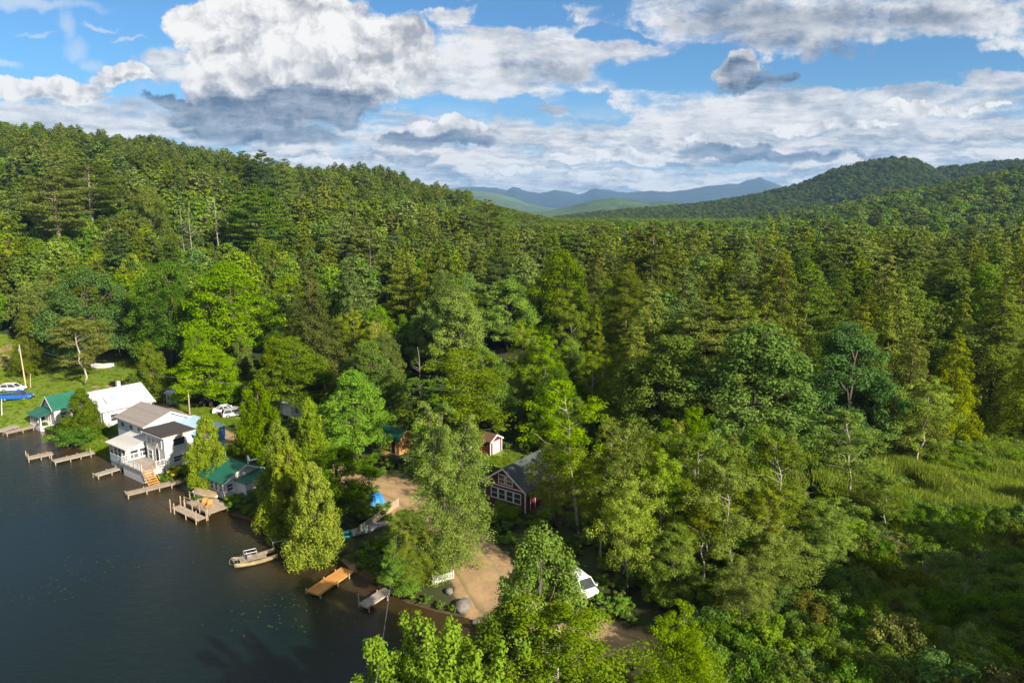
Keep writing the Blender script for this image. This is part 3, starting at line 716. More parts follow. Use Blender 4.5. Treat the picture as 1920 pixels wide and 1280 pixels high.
def blue_house():
    o = house_at('house', 313, 886, 'blue and white lake house with a square white tower under a dark flat roof', 'house', 14, 9)
    c = loc_of(o, -9, 4); lots(c[0], c[1], 8.5)
    def part_wall(*a, **k): pass
    # tower
    w, d, A = 5.3, 4.3, (-5.3, 0)
    footing(o, w, d, A)
    MB().box(-5.3, 0, 0, d, 0, 5.45).build('tower_wall', M['white'], o)
    MB().box(-5.75, 0.45, -0.45, d + 0.3, 5.46, 5.66).build('tower_roof', M['charcoal'], o)
    MB().box(-5.80, 0.50, -0.50, d + 0.35, 5.36, 5.455).build('fascia', M['trim'], o)
    corner_trim(o, w, d, 0, 5.35, A)
    for u in (0.5, 1.9, 3.4): window(o, 'f', w, d, u, 3.55, 1.0, 1.2, A, muntin=False)
    window(o, 'r', w, d, 1.3, 3.7, 1.7, 1.1, A, muntin=False); window(o, 'r', w, d, 1.2, 1.3, 1.5, 0.8, A); window(o, 'f', w, d, 0.4, 1.3, 1.1, 1.3, A)
    door(o, 'f', w, d, 2.6, 1.15, 0.9, 2.05, 'black', A)
    # main house behind, saltbox roof with its gable to the right
    w2, d2, B = 8.8, 8.2, (-16.6, 1.0)
    footing(o, w2, d2, B); gable(o, w2, d2, 5.3, 6.7, 'bluegrey', 'taupe', 'x', B, over=0.4, rpos=0.5, eave2=4.6, wall_name='main_wall', roof_name='main_roof')
    for u in (1.2, 4.0, 6.6): window(o, 'f', w2, d2, u, 4.0, 1.2, 0.8, B, muntin=False)
    window(o, 'r', w2, d2, 3.9, 4.0, 1.0, 1.1, B); door(o, 'r', w2, d2, 1.6, 3.0, 1.0, 2.0, 'doorwhite', B)
    # terrace roof and blue wing behind the tower
    lean(o, 8.8, 4.6, 4.75, 5.1, 'blue', 'paleblue', (-7.75, 4.32), over=0.25, wall_name='blue_wing_wall', roof_name='blue_wing_roof')
    window(o, 'r', 8.8, 4.6, 1.2, 1.2, 1.1, 1.0, (-7.75, 4.32)); window(o, 'r', 8.8, 4.6, 2.9, 1.2, 0.9, 1.0, (-7.75, 4.32))
    MB().box(1.08, 1.18, 4.35, 8.9, -0.6, 2.9).build('pale_lower_cladding', M['bluegrey'], o)
    # front porch wing
    w3, d3, C_ = 5.6, 3.9, (-12.0, -2.5)
    footing(o, w3, d3, C_); lean(o, w3, d3, 3.0, 3.75, 'white', 'palegrey', C_, over=0.4, wall_name='porch_wall', roof_name='porch_roof')
    for i in range(4): window(o, 'f', w3, d3, 0.35 + i * 1.3, 1.35, 0.95, 1.3, C_)
    for u in (0.5, 1.9): window(o, 'r', w3, d3, u, 1.35, 1.1, 1.2, C_)
    for k, (a, b) in enumerate(((0.12, 2.7), (2.95, 5.45))):
        mb = MB(); slab(mb, 'f', w3, d3, a, b, 0.1, 1.1, 0.0, 0.03); mb.v = [(x + C_[0], y + C_[1], z) for x, y, z in mb.v]; mb.build('panel', M['bluegrey'], o)
    # deck with white railing and wooden stairs
    MB().box(-6.35, -0.2, -3.4, -0.02, 0.95, 1.12).build('deck', M['greywood'], o)
    MB().box(-6.2, -0.35, -3.25, -3.1, -0.8, 0.948).build('deck_skirt', M['white'], o); MB().box(-0.45, -0.33, -3.09, -0.1, -0.8, 0.948).build('deck_side', M['white'], o)
    railing(o, [(-6.3, -0.3, 1.12), (-6.3, -3.35, 1.12), (-0.28, -3.35, 1.12)]); railing(o, [(-0.28, -1.3, 1.12), (-0.28, -0.1, 1.12)])
    st = MB()
    for i in range(7): st.box(-0.2 + i * 0.28, 0.1 + i * 0.28, -3.3, -1.9, 0.95 - i * 0.26, 1.03 - i * 0.26)
    for y in (-3.32, -1.93): st.tube([(-0.2, y, 0.9), (1.85, y, -0.9)], 0.07, 4); st.tube([(-0.2, y, 1.9), (1.85, y, 0.1)], 0.04, 4)
    st.build('stairs', M['newwood'], o)
    return o
BH = blue_house()
def white_house():
    o = house_at('house', 196, 803, 'big white house with a wide white metal roof behind a yellowish cedar', 'house', 9, 11.5)
    w, d, A = 9.0, 8.4, (-9.0, 0)
    footing(o, w, d, A); gable(o, w, d, 3.2, 5.7, 'white', 'whiteroof', 'y', A, over=0.5)
    # both slopes carry the same white roofing
    for u in (0.7, 2.2, 5.6, 7.1): window(o, 'f', w, d, u, 1.0, 1.0, 1.3, A)
    for u in (2.9, 4.7): window(o, 'f', w, d, u, 3.3, 1.0, 1.1, A)
    for u in (1.2, 4.4): window(o, 'r', w, d, u, 1.0, 1.2, 1.2, A)
    MB().box(-9.6, -9.05, -0.3, d - 0.3, 0, 2.6).build('side_wall', M['bluegrey'], o)
    k = (6.6 - 3.4) / 4.5
    dm = MB().prism([(-2.6, 4.3), (-0.9, 3.5), (-0.9, 4.25), (-2.6, 5.0)], 'y', 1.2, 3.4); dm.build('dormer', M['slate'], o)
    f = MB(); f.hexa([(-3.3, 5.2, 5.14), (-2.5, 5.2, 4.70), (-2.5, 6.0, 4.70), (-3.3, 6.0, 5.14), (-3.25, 5.2, 5.28), (-2.45, 5.2, 4.84), (-2.45, 6.0, 4.84), (-3.25, 6.0, 5.28)]); f.build('skylight', M['slate'], o)
    MB().box(-7.2, -6.5, 5.6, 6.2, 4.0, 6.3).build('chimney', M['palegrey'], o)
    MB().box(-9.6, 0.2, -2.6, -0.02, 0.25, 0.4).build('terrace_deck', M['greywood'], o); railing(o, [(-9.5, -2.5, 0.4), (0.1, -2.5, 0.4)], 0.9)
white_house()
def green_cottage():
    o = house_at('cottage', 104, 797, 'small white cottage with green gable roof and green-roofed porch', 'cottage', 5, 6.5)
    w, d, A = 4.6, 6.0, (-4.6, 0)
    footing(o, w, d, A); gable(o, w, d, 3.0, 4.9, 'white', 'green', 'y', A, over=0.35)
    window(o, 'f', w, d, 1.8, 3.25, 0.8, 0.9, A); window(o, 'r', w, d, 1.0, 1.0, 0.9, 1.1, A); window(o, 'r', w, d, 3.4, 1.0, 0.9, 1.1, A); door(o, 'f', w, d, 1.9, 0.2, 0.9, 2.0, 'doorwhite', A)
    lean(o, w + 0.2, 2.3, 1.95, 2.75, None, 'green', (-4.7, -2.35), over=0.25, roof_name='porch_roof')
    p = MB()
    for i in range(5): p.box(-4.6 + i * 1.1, -4.45 + i * 1.1, -2.25, -2.1, 0.2, 2.0)
    p.each('porch_post', M['trim'], o); MB().box(-4.75, 0.1, -2.4, -0.02, -0.6, 0.2).build('porch_deck', M['trim'], o); MB().box(-4.62, -0.02, -2.3, -2.26, 0.2, 0.95).build('porch_wall', M['white'], o)
green_cottage()
def white_shed():
    o = house_at('shed', 321, 759, 'tiny pale shed with one dark door standing under trees by the gravel road', 'shed', 3, 2.6)
    w, d, A = 3.0, 2.6, (-3.0, 0)
    footing(o, w, d, A); gable(o, w, d, 2.05, 2.75, 'bluegrey', 'slate', 'x', A, over=0.2)
    door(o, 'f', w, d, 0.5, 0.05, 0.8, 1.8, 'black', A); window(o, 'f', w, d, 1.9, 0.95, 0.6, 0.7, A, muntin=False)
    return o
white_shed()
def back_houses():
    o = house_at('cottage', 478, 768, 'little cottage with rusty brown roof peeping out behind the tallest cedar', 'cottage', 5, 6)
    w, d, A = 4.6, 6.0, (-4.6, 0)
    footing(o, w, d, A); gable(o, w, d, 2.6, 4.2, 'white', 'brown', 'y', A); window(o, 'f', w, d, 0.8, 0.9, 0.9, 1.2, A); window(o, 'f', w, d, 2.9, 0.9, 0.9, 1.2, A)
    o = house_at('garage', 570, 788, 'low grey-roofed garage in deep shade between the two pointed cedars', 'garage', 7, 6)
    w, d, A = 7.0, 6.0, (-7.0, 0)
    footing(o, w, d, A); gable(o, w, d, 2.4, 3.7, 'bluegrey', 'slate', 'x', A); door(o, 'f', w, d, 1.0, 0.05, 2.4, 2.0, 'doorwhite', A); window(o, 'f', w, d, 4.6, 1.0, 1.0, 0.9, A)
    MB().tube([(0.35, 2.2, 1.9), (0.35, 2.2, 3.1)], 0.05, 6).build('dish_mast', M['metal'], o)
    n = 14; p = MB()
    for r_, z in ((0.0, 0.0), (0.45, 0.06), (0.8, 0.2)):
        for k in range(n): p.v.append((0.45 + z, 2.2 + r_ * math.cos(k * 2 * math.pi / n), 3.3 + r_ * math.sin(k * 2 * math.pi / n)))
    for j in range(2):
        for k in range(n): p.f.append((j * n + k, j * n + (k + 1) % n, (j + 1) * n + (k + 1) % n, (j + 1) * n + k)); p.m.append(0)
    q = p.build('satellite_dish', M['metal'], o); sdm = q.modifiers.new('thick', 'SOLIDIFY'); sdm.thickness = 0.03
back_houses()

# ------------------------------------------------------------------ vehicles
def wheel(parent, x, y, r=0.34, wd=0.22, side=1):
    t = MB().tube([(x, y - wd / 2, r), (x, y + wd / 2, r)], r, 16)
    o = t.build('wheel', M['tyre'], parent, bevel=0.03)
    MB().tube([(x, y + side * wd * 0.35, r), (x, y + side * (wd / 2 + 0.02), r)], r * 0.62, 12).build('rim', M['rim'], o)
def vehicle(name, kind, x, y, rz, paint, label, L=4.7, W=1.85, Hh=1.7, cat='car'):
    z = land1(x, y); o = empty(name, (x, y, z), rz, label, cat); lots(x, y, 2.0)
    hw = W / 2; b = 0.32; belt = Hh * 0.58; hl = L / 2
    # lower body from cross-sections along the length
    if kind == 'pickup': top = [(-hl, belt * .92), (-hl + .1, belt), (0.15, belt), (hl - .35, belt * .96), (hl, belt * .75)]
    else: top = [(-hl, belt * .80), (-hl + .12, belt), (hl * 0.45, belt), (hl - .25, belt * .82), (hl, belt * .62)]
    bd = MB(); ring = []
    for i, (xx, zt) in enumerate(top):
        e = 0.90 if i in (0, len(top) - 1) else 1.0; n = len(bd.v)
        bd.v += [(xx, -hw * e * .96, b), (xx, -hw * e, b + (zt - b) * .45), (xx, -hw * e * .95, zt), (xx, hw * e * .95, zt), (xx, hw * e, b + (zt - b) * .45), (xx, hw * e * .96, b)]
        ring.append(n)
    for a, c in zip(ring, ring[1:]):
        for k in range(6): bd.f.append((a + k, a + (k + 1) % 6, c + (k + 1) % 6, c + k)); bd.m.append(0)
    for a in (ring[0], ring[-1]): bd.f.append(tuple(a + k for k in range(6))); bd.m.append(0)
    bd.build('body', M[paint], o, bevel=0.05)
    x0, x1, x2, x3 = dict(suv=(-hl + .12, -hl + .45, hl * .12, hl * .48), sedan=(-hl + .75, -hl + 1.45, hl * .05, hl * .42), pickup=(-0.35, -0.2, hl * .30, hl * .55), van=(-hl + .1, -hl + .25, hl * .35, hl * .70))[kind]
    def frus(i0, i1, s0, s1, z0, z1): return [(i0[0], -s0, z0), (i0[1], -s0, z0), (i0[1], s0, z0), (i0[0], s0, z0), (i1[0], -s1, z1), (i1[1], -s1, z1), (i1[1], s1, z1), (i1[0], s1, z1)]
    MB().hexa(frus((x0, x3), (x1, x2), hw * .93, hw * .78, belt - 0.02, Hh - .06)).build('cabin_glass', M['glass'], o)
    MB().hexa(frus((x1 - .08, x2 + .08), (x1 + .05, x2 - .1), hw * .80, hw * .72, Hh - .10, Hh)).build('roof', M[paint], o, bevel=0.03)
    pl = MB()
    for s in (-1, 1):
        for (lo, hi) in ((x0, x1), (x3, x2)) + ((((x0 + x3) / 2 - .05, (x1 + x2) / 2 - .05),) if kind != 'pickup' else ()): pl.tube([(lo, s * hw * .935, belt), (hi, s * hw * .79, Hh - .06)], .05, 4)
    pl.each('pillar', M[paint], o)
    if kind == 'pickup':
        MB().box(-hl + .12, -0.45, -hw * .82, hw * .82, belt + .004, belt + .03).build('truck_bed', M['black'], o)
        rl = MB(); rl.box(-hl + .03, -.42, -hw * .96, -hw * .84, belt, belt + .16); rl.box(-hl + .03, -.42, hw * .84, hw * .96, belt, belt + .16); rl.box(-hl + .0, -hl + .10, -hw * .84, hw * .84, belt, belt + .16); rl.each('bed_side', M[paint], o)
    for sx in (-hl * .62, hl * .62):
        for s in (-1, 1): wheel(o, sx, s * (hw - .10), .36 if kind in ('pickup', 'suv', 'van') else .32, side=s)
    for s in (-1, 1):
        MB().box(hl - .10, hl + .01, s * hw * .62 - .16, s * hw * .62 + .16, belt * .60, belt * .76).build('headlight', M['lamp'], o)
        MB().box(-hl - .02, -hl + .10, s * hw * .74 - .09, s * hw * .74 + .09, belt * .62, belt * .95).build('tail_light', M['tail'], o)
        MB().box(x3 - .12, x3 + .05, s * (hw + .02) - .09, s * (hw + .02) + .09, belt + .02, belt + .16).build('mirror', M[paint], o)
    for e in (-1, 1): MB().box(e * hl - .06 + e * .04, e * hl + .06 + e * .04, -hw * .86, hw * .86, b, b + .22).build('bumper', M['black'], o, bevel=0.02)
    return o
def veh(name, kind, px, py, rz, paint, label, **k):
    x, y, z = gp(px, py); return vehicle(name, kind, x, y, rz, paint, label, **k)
veh('parked_car', 'van', 1086, 1106, R(-60), 'paintw', 'white van with dark rear window parked on the road verge under trees', L=4.5, W=1.8, Hh=1.75, cat='van')
veh('pickup_truck', 'pickup', 32, 749, R(12), 'paintb', 'bright blue pickup truck parked on the lawn', L=5.5, W=1.95, Hh=1.85, cat='truck')
veh('parked_car', 'suv', 26, 733, R(8), 'paintw', 'white car parked just behind the blue pickup on the lawn', L=4.6)
veh('parked_car', 'sedan', 424, 773, R(22), 'paintw', 'white car with dark windows, the further of two pale cars by the bright bush', L=4.7, Hh=1.5)
veh('parked_car', 'suv', 441, 780, R(34), 'paints', 'silver car parked close in front of the white car by the bright bush', L=4.6, Hh=1.6)
veh('parked_car', 'suv', 398, 757, R(30), 'paintd', 'dark car in tree shade behind the two pale cars', L=4.6)
# ------------------------------------------------------------------ docks: boards on posts, from the bank end to the lake end
def dock(a, b, w, label, board='wood', z=0.55, posts=3, tall=(), name='dock', frame=True, rail=None):
    a = Vector((*G(*a, z), 0)); b = Vector((*G(*b, z), 0)); L = (b - a).length; rz = math.atan2((b - a).y, (b - a).x)
    o = empty(name, (a.x, a.y, 0), rz, label, 'dock')
    dk = MB(); n = int(L / 0.17)
    for i in range(n): dk.box(i * L / n + 0.008, (i + 1) * L / n - 0.008, -w / 2 + random.uniform(-.03, .03), w / 2 + random.uniform(-.03, .03), z - 0.04, z + random.uniform(-.006, .006))
    dk.build('deck', M[board], o)
    fr = MB()
    for y in (-w / 2 + .06, w / 2 - .12): fr.box(0.02, L - .02, y, y + .06, z - .20, z - .045)
    fr.box(L - .075, L - 0.022, -w / 2 + .13, w / 2 - .13, z - .20, z - .05); fr.build('frame', M[board], o)
    for i in range(posts):
        for s in (-1, 1):
            x = L * (i + 0.5) / posts if i < posts - 1 else L - 0.10
            h = z + (0.9 if (i, s) in tall else 0.12)
            MB().tube([(x, s * (w / 2 + .08), -1.4), (x, s * (w / 2 + .08), h)], 0.075, 7).build('post', M['post'], o)
    return o
dock((98, 848), (50, 858), 1.5, 'short wooden dock with two tall end posts, beyond the grey one beside it', 'wood', tall=((2, -1), (2, 1)))
dock((176, 846), (99, 864), 1.5, 'grey plank dock between the tall-posted dock and the grassy bank', 'greywood', posts=4, tall=((3, -1), (0, 1)))
dock((230, 874), (178, 890), 1.3, 'short dock at the bank below the white porch wing', 'greywood')
dock((352, 897), (236, 925), 1.4, 'long narrow plank dock in front of the white tower', 'wood', posts=5)
dock((652, 1066), (586, 1110), 1.75, 'bright new orange wooden dock over dark water', 'newwood', z=0.45)
dock((728, 1104), (681, 1134), 1.25, 'little grey dock with a stub post at its corner near the picket fence', 'greywood', posts=2, tall=((1, -1),))
dock((32, 797), (-25, 813), 1.6, 'pale dock at the far bend of the shore, its end cut by the picture edge', 'greywood')
dock((68, 797), (8, 811), 1.4, 'narrower dock lying alongside the pale one at the bend of the shore', 'wood')

def boathouse_deck():
    x, y = G(424, 948, 0.9); o = empty('timber_deck', (x, y, 0), AZ, 'timber deck with railed walkway below the green-roofed boathouse', 'deck')
    z = 0.85
    dk = MB()
    for i in range(31): dk.box(-5.4 + i * 0.19, -5.22 + i * 0.19, -2.6, 0.6, z - .05, z + random.uniform(-.006, .006))
    dk.build('platform', M['wood'], o)
    fr = MB(); fr.box(-5.35, .45, -2.56, -2.48, z - .25, z - .055); fr.box(-5.35, -5.27, -2.47, .58, z - .25, z - .055); fr.build('frame', M['wood'], o)
    for x_ in (-5.2, -3.4, -1.6, 0.2):
        MB().tube([(x_, -2.68, -1.2), (x_, -2.68, z + .95)], .07, 6).build('post', M['post'], o)
    rl = MB()
    for h in (.5, .92): rl.tube([(-5.3, -2.68, z + h), (0.3, -2.68, z + h)], .04, 4)
    rl.build('rail', M['post'], o)
    lg = MB()
    for i in range(14): lg.box(-7.0 + i * .19 - 0.2, -6.82 + i * .19 - .2, -.9, .25, z - .30, z - .25)
    for y_ in (-.95, .3): lg.tube([(-7.2, y_, z + .55), (-4.7, y_, z + .55)], .04, 4); 
    for x_ in (-7.1, -5.9):
        for y_ in (-.95, .3): lg.tube([(x_, y_, -1.2), (x_, y_, z + .6)], .06, 6)
    lg.build('side_walkway', M['post'], o)
    w = MB()                                                     # the long walkway reaching into the lake
    for i in range(34): w.box(0.3 - i * .19, 0.48 - i * .19, -4.15, -2.95, z - .35, z - .30)
    for y_ in (-4.1, -3.0): w.box(-6.1, .45, y_, y_ + .06, z - .50, z - .355)
    w.build('walkway', M['wood'], o)
    for x_, hh in ((-5.9, 1.2), (-5.0, .9), (-2.2, .15), (0.2, .9)):
        for y_ in (-4.22, -2.86): MB().tube([(x_, y_, -1.4), (x_, y_, z - .3 + hh)], .075, 6).build('post', M['post'], o)
boathouse_deck()
def tarp_boat():
    x, y = G(388, 930, 0.9); o = empty('covered_boat', (x, y, 0.86), AZ + R(8), 'tan canvas-covered boat lying on the timber deck', 'boat')
    hull(4.3, 1.5, 0.55, M['trim'], o, 'hull')
    c = MB(); n = 9
    for i in range(n):
        u = i / (n - 1); w = 0.78 * math.sin(math.pi * (0.12 + 0.80 * u)) ** 0.6 + .03; x_ = -2.15 + 4.3 * u
        c.v += [(x_, -w, .42), (x_, -w * .6, .72 + .1 * math.sin(u * 9)), (x_, 0, .92 + .05 * math.sin(u * 13)), (x_, w * .6, .72 + .1 * math.cos(u * 8)), (x_, w, .42)]
    for i in range(n - 1):
        for k in range(4): c.f.append((i * 5 + k, i * 5 + k + 1, i * 5 + 6 + k, i * 5 + 5 + k)); c.m.append(0)
    q = c.build('canvas_cover', M['tan'], o, smooth=True)
def hull(L, W, H_, m, parent, name, flat=False, inner=None):
    """open or closed boat hull: bow at +x"""
    mb = MB(); n = 13
    for i in range(n):
        u = i / (n - 1); x = -L / 2 + L * u; w = W / 2 * (1 - max(0, (u - .45) / .55) ** 2.2) * (1 - .25 * max(0, (.12 - u) / .12)) + .02; b = H_ * .9 * max(0, (u - .7) / .3) ** 2 * .6
        mb.v += [(x, -w, H_ + b * .35), (x, -w * .82, .15 + b), (x, 0, b), (x, w * .82, .15 + b), (x, w, H_ + b * .35)]
    for i in range(n - 1):
        for k in range(4): mb.f.append((i * 5 + k, i * 5 + k + 1, i * 5 + 6 + k, i * 5 + 5 + k)); mb.m.append(0)
    mb.f.append((0, 1, 2, 3, 4)); mb.m.append(0)
    o = mb.build(name, m, parent, smooth=False); s = o.modifiers.new('thick', 'SOLIDIFY'); s.thickness = .04; return o
def kayak_mesh(L, W):
    mb = MB(); n = 15
    for i in range(n):
        u = i / (n - 1); x = -L / 2 + L * u; w = W / 2 * math.sin(math.pi * (0.02 + .96 * u)) ** .65; h = .16 + .10 * abs(u - .5) * 2
        for k in range(8): a = k * math.pi / 4; mb.v.append((x, w * math.cos(a), .16 + (h if math.sin(a) > 0 else .16) * math.sin(a) + .1 * (abs(u - .5) * 2) ** 2))
    for i in range(n - 1):
        for k in range(8): mb.f.append((i * 8 + k, i * 8 + (k + 1) % 8, i * 8 + 8 + (k + 1) % 8, i * 8 + 8 + k)); mb.m.append(0)
    for i in (0, n - 1): mb.f.append(tuple(i * 8 + k for k in range(8))); mb.m.append(0)
    return mb
def kayak(px, py, rz, m, label, L=3.2, zup=0.0, tilt=0.0, group=None):
    x, y, z = gp(px, py); o = empty('kayak', (x, y, max(z, 0.05) + zup), rz, label, 'kayak', group); o.rotation_euler[0] = tilt
    kayak_mesh(L, .72).build('hull', M[m], o, smooth=True)
    c = MB(); k = 12
    for r_, zz in ((.30, .345), (.24, .38)):
        for i in range(k): a = i * 2 * math.pi / k; c.v.append((r_ * 1.5 * math.cos(a) - .1, r_ * math.sin(a) * .8, zz))
    for i in range(k): c.f.append((i, (i + 1) % k, k + (i + 1) % k, k + i)); c.m.append(0)
    c.f.append(tuple(k + i for i in range(k))); c.m.append(0)
    c.build('cockpit', M['black'], o)
tarp_boat()
def deck_chair(lx, ly, rz, label):
    x, y = G(424, 948, 0.9); v = Vector((x, y, 0)) + EX * lx + EY * ly
    o = empty('deck_lounger', (v.x, v.y, .86), AZ + rz, label, 'lounger', 'loungers on the deck')
    MB().hexa([(-.3, -.7, .26), (.3, -.7, .26), (.3, .4, .26), (-.3, .4, .26), (-.3, -.7, .31), (.3, -.7, .31), (.3, .4, .31), (-.3, .4, .31)]).build('seat', M['newwood'], o)
    MB().hexa([(-.3, .4, .26), (.3, .4, .26), (.3, .85, .75), (-.3, .85, .75), (-.3, .36, .30), (.3, .36, .30), (.3, .81, .79), (-.3, .81, .79)]).build('backrest', M['newwood'], o)
    for a in (-.26, .26):
        for b in (-.62, .34): MB().tube([(a, b, 0), (a, b, .27)], .03, 5).build('leg', M['post'], o)
deck_chair(-1.5, -1.5, R(40), 'orange wooden lounger on the deck, close to the boathouse corner')
deck_chair(-2.6, -1.7, R(30), 'orange wooden lounger on the deck between its twin and the canvas-covered boat')
def umbrella():
    x, y, z = gp(523, 992); o = empty('parasol', (x, y, z), 0, 'turquoise parasol on a thin pole at the water edge beside the boat lift', 'parasol')
    MB().tube([(0, 0, -.3), (.05, 0, 2.6)], .03, 6).build('pole', M['metal'], o)
    c = MB(); n = 10
    for r_, h in ((.02, 2.75), (.55, 2.55), (1.05, 2.2)):
        for k in range(n): c.v.append((r_ * math.cos(k * 2 * math.pi / n), r_ * math.sin(k * 2 * math.pi / n), h))
    for j in range(2):
        for k in range(n): c.f.append((j * n + k, j * n + (k + 1) % n, (j + 1) * n + (k + 1) % n, (j + 1) * n + k)); c.m.append(0)
    q = c.build('canopy', M['teal'], o); q.modifiers.new('thick', 'SOLIDIFY').thickness = .015
umbrella()
kayak(654, 1006, AZ + R(70), 'teal', 'turquoise kayak lying on the bank under the dark round tree', 3.3)
kayak(664, 999, AZ + R(66), 'teal', 'turquoise kayak leaning against the hull of the first, further up the bank', 3.1, .18, R(25))
kayak(462, 936, AZ + R(20), 'redpl', 'red kayak beside the white wing of the boathouse', 3.2)
kayak(474, 931, AZ + R(24), 'bluepl', 'blue kayak beside the red one at the boathouse wing', 3.2, .12)
kayak(274, 858, AZ + R(15), 'redpl', 'red kayak lying on the railed deck between porch and tower', 2.9, 1.15)
def skiff():
    x, y, z = gp(694, 995); o = empty('aluminium_skiff', (x, y, z + .05), AZ + R(72), 'long pale aluminium skiff drawn up on the bank beside the kayaks', 'boat')
    hull(4.6, 1.3, .5, M['metal'], o, 'hull')
    for xx in (-1.4, 0.0, 1.1): MB().box(xx, xx + .25, -.5, .5, .33, .37).build('thwart', M['wood'], o)
skiff()
def pontoon():
    x, y = G(478, 1046, .3); o = empty('pedal_catamaran', (x, y, .02), AZ + R(66), 'worn yellow twin-hulled pedal boat with a grey frame moored by the bank', 'boat')
    for s in (-1, 1):
        h = kayak_mesh(4.6, .75); h.v = [(a, b + s * .82, c * 1.2) for a, b, c in h.v]; h.build('pontoon', M['yellow'], o, smooth=True)
    d = MB()
    for i in range(14): d.box(-1.6 + i * .2, -1.42 + i * .2, -.55, .55, .40, .44)
    d.build('deck_boards', M['wood'], o)
    f = MB()
    for xx in (-1.5, -.3, 1.1): f.tube([(xx, -.95, .42), (xx, .95, .42)], .04, 5)
    for s in (-1, 1): f.tube([(-1.2, s * .4, .42), (-1.1, s * .4, 1.25), (.2, s * .4, 1.25), (.3, s * .4, .42)], .03, 5)
    f.tube([(-1.1, -.4, 1.25), (-1.1, .4, 1.25)], .03, 5); f.tube([(.2, -.4, 1.25), (.2, .4, 1.25)], .03, 5); f.build('frame', M['metal'], o)
    for s in (-1, 1):
        q = MB(); q.box(-.75, -.3, s * .28 - .2, s * .28 + .2, .58, .66); q.box(-.85, -.76, s * .28 - .2, s * .28 + .2, .58, 1.05); q.build('seat', M['greywood'], o, bevel=.02)
    w = MB(); w.tube([(-2.2 + .45 * math.cos(a * .5), 0 + 0 * a, .5 + .45 * math.sin(a * .5)) for a in range(13)], .025, 4); w.tube([(-2.2, -.3, .5), (-2.2, .3, .5)], .04, 5); w.build('paddle_wheel', M['metal'], o)
pontoon()
def lift_frame():
    x, y = G(528, 1020, .3); o = empty('boat_lift', (x, y, 0), AZ + R(66), 'grey pipe boat lift beside the yellow pedal boat', 'boat lift')
    f = MB()
    for a in (-1.1, 1.1):
        for b in (-.9, .9): f.tube([(a, b, -1.2), (a, b, 1.25)], .04, 6)
        f.tube([(a, -.9, 1.2), (a, .9, 1.2)], .04, 6)
    for b in (-.9, .9): f.tube([(-1.1, b, 1.2), (1.1, b, 1.2)], .04, 6)
    f.build('frame', M['metal'], o)
    w = MB(); w.tube([(1.2, .9, .9), (1.35, .9, .9)], .25, 12); w.build('winch_wheel', M['rim'], o)
lift_frame()
def steps():
    # board wall holding the bank beside the drive
    a = Vector((*gp(676, 1000)[:2], 0)); b = Vector((*gp(748, 948)[:2], 0)); o = empty('board_wall', (a.x, a.y, land1(a.x, a.y)), math.atan2((b - a).y, (b - a).x), 'brown vertical-board retaining wall running up from the kayaks to the drive', 'wall')
    L = (b - a).length; w = MB(); n = int(L / .17); z1 = land1(b.x, b.y) - land1(a.x, a.y)
    for i in range(n): zz = z1 * i / n; w.box(i * .17, i * .17 + .155, -.03, .03, zz - .6, zz + .95 + random.uniform(-.05, .05))
    w.build('boards', M['post'], o); p = MB()
    for i in range(5): x = L * i / 4; p.box(x - .06, x + .06, .035, .15, z1 * i / 4 - .7, z1 * i / 4 + 1.05)
    p.each('post', M['wood'], o); c = MB(); c.tube([(0, 0, 1.03), (L, 0, z1 + 1.03)], .06, 4); c.build('cap_rail', M['greywood'], o)
steps()
def picket():
    a = Vector((*gp(813, 1096)[:2], 0)); b = Vector((*gp(849, 1083)[:2], 0)); z = land1(a.x, a.y); o = empty('picket_fence', (a.x, a.y, z), math.atan2((b - a).y, (b - a).x), 'short white picket fence standing on the bank', 'fence')
    L = (b - a).length; n = int(L / .17)
    p = MB()
    for i in range(n):
        x = i * L / n; p.prism([(x, .0), (x + .09, .0), (x + .09, .95), (x + .045, 1.03), (x, .95)], 'y', -.012, .012)
    p.build('pickets', M['trim'], o); r_ = MB()
    for h in (.25, .75): r_.box(-.02, L, .013, .055, h, h + .08)
    r_.each('rail', M['trim'], o)
    for x in (-.12, L + .02): MB().box(x, x + .1, -.05, .05, -.4, 1.12).build('post', M['trim'], o)
picket()
for q in ((831, 1092, 2.2), (800, 1110, 1.2), (655, 1008, 2.6), (694, 996, 3.0), (707, 942, 1.5), (850, 1120, 1.6), (655, 1035, 1.5)): lots(*gp(q[0], q[1])[:2], q[2])
def boulder(px, py, s, label, seed):
    x, y, z = gp(px, py); g = np.random.default_rng(seed)
    bm = bmesh.new(); bmesh.ops.create_icosphere(bm, subdivisions=3, radius=1.0)
    for v in bm.verts:
        n = v.co.normalized(); k = 0.8 + 0.5 * float(fbm(np.array([n.x * 1.3 + seed + n.z]), np.array([n.y * 1.3 + n.z * .7]), 3)[0]); v.co = Vector((n.x * k * s, n.y * k * s * .8, n.z * k * s * .62))
    me = bpy.data.meshes.new('boulder'); bm.to_mesh(me); bm.free(); me.materials.append(M['stone']); me.polygons.foreach_set('use_smooth', [True] * len(me.polygons))
    o = link('boulder', me); o.location = (x, y, z + s * .2); o.rotation_euler = (0, 0, seed); tag(o, label, 'rock')
boulder(868, 1138, 0.95, 'large grey boulder at the water edge below the sandy road', 1)
boulder(842, 1110, 0.5, 'smaller pale boulder on the bank between the picket fence and the large one', 2)
boulder(893, 1168, 0.45, 'low dark boulder at the foot of the bank by the lake corner', 3)
boulder(672, 1040, 0.6, 'grey boulder among the weeds above the orange dock', 4)
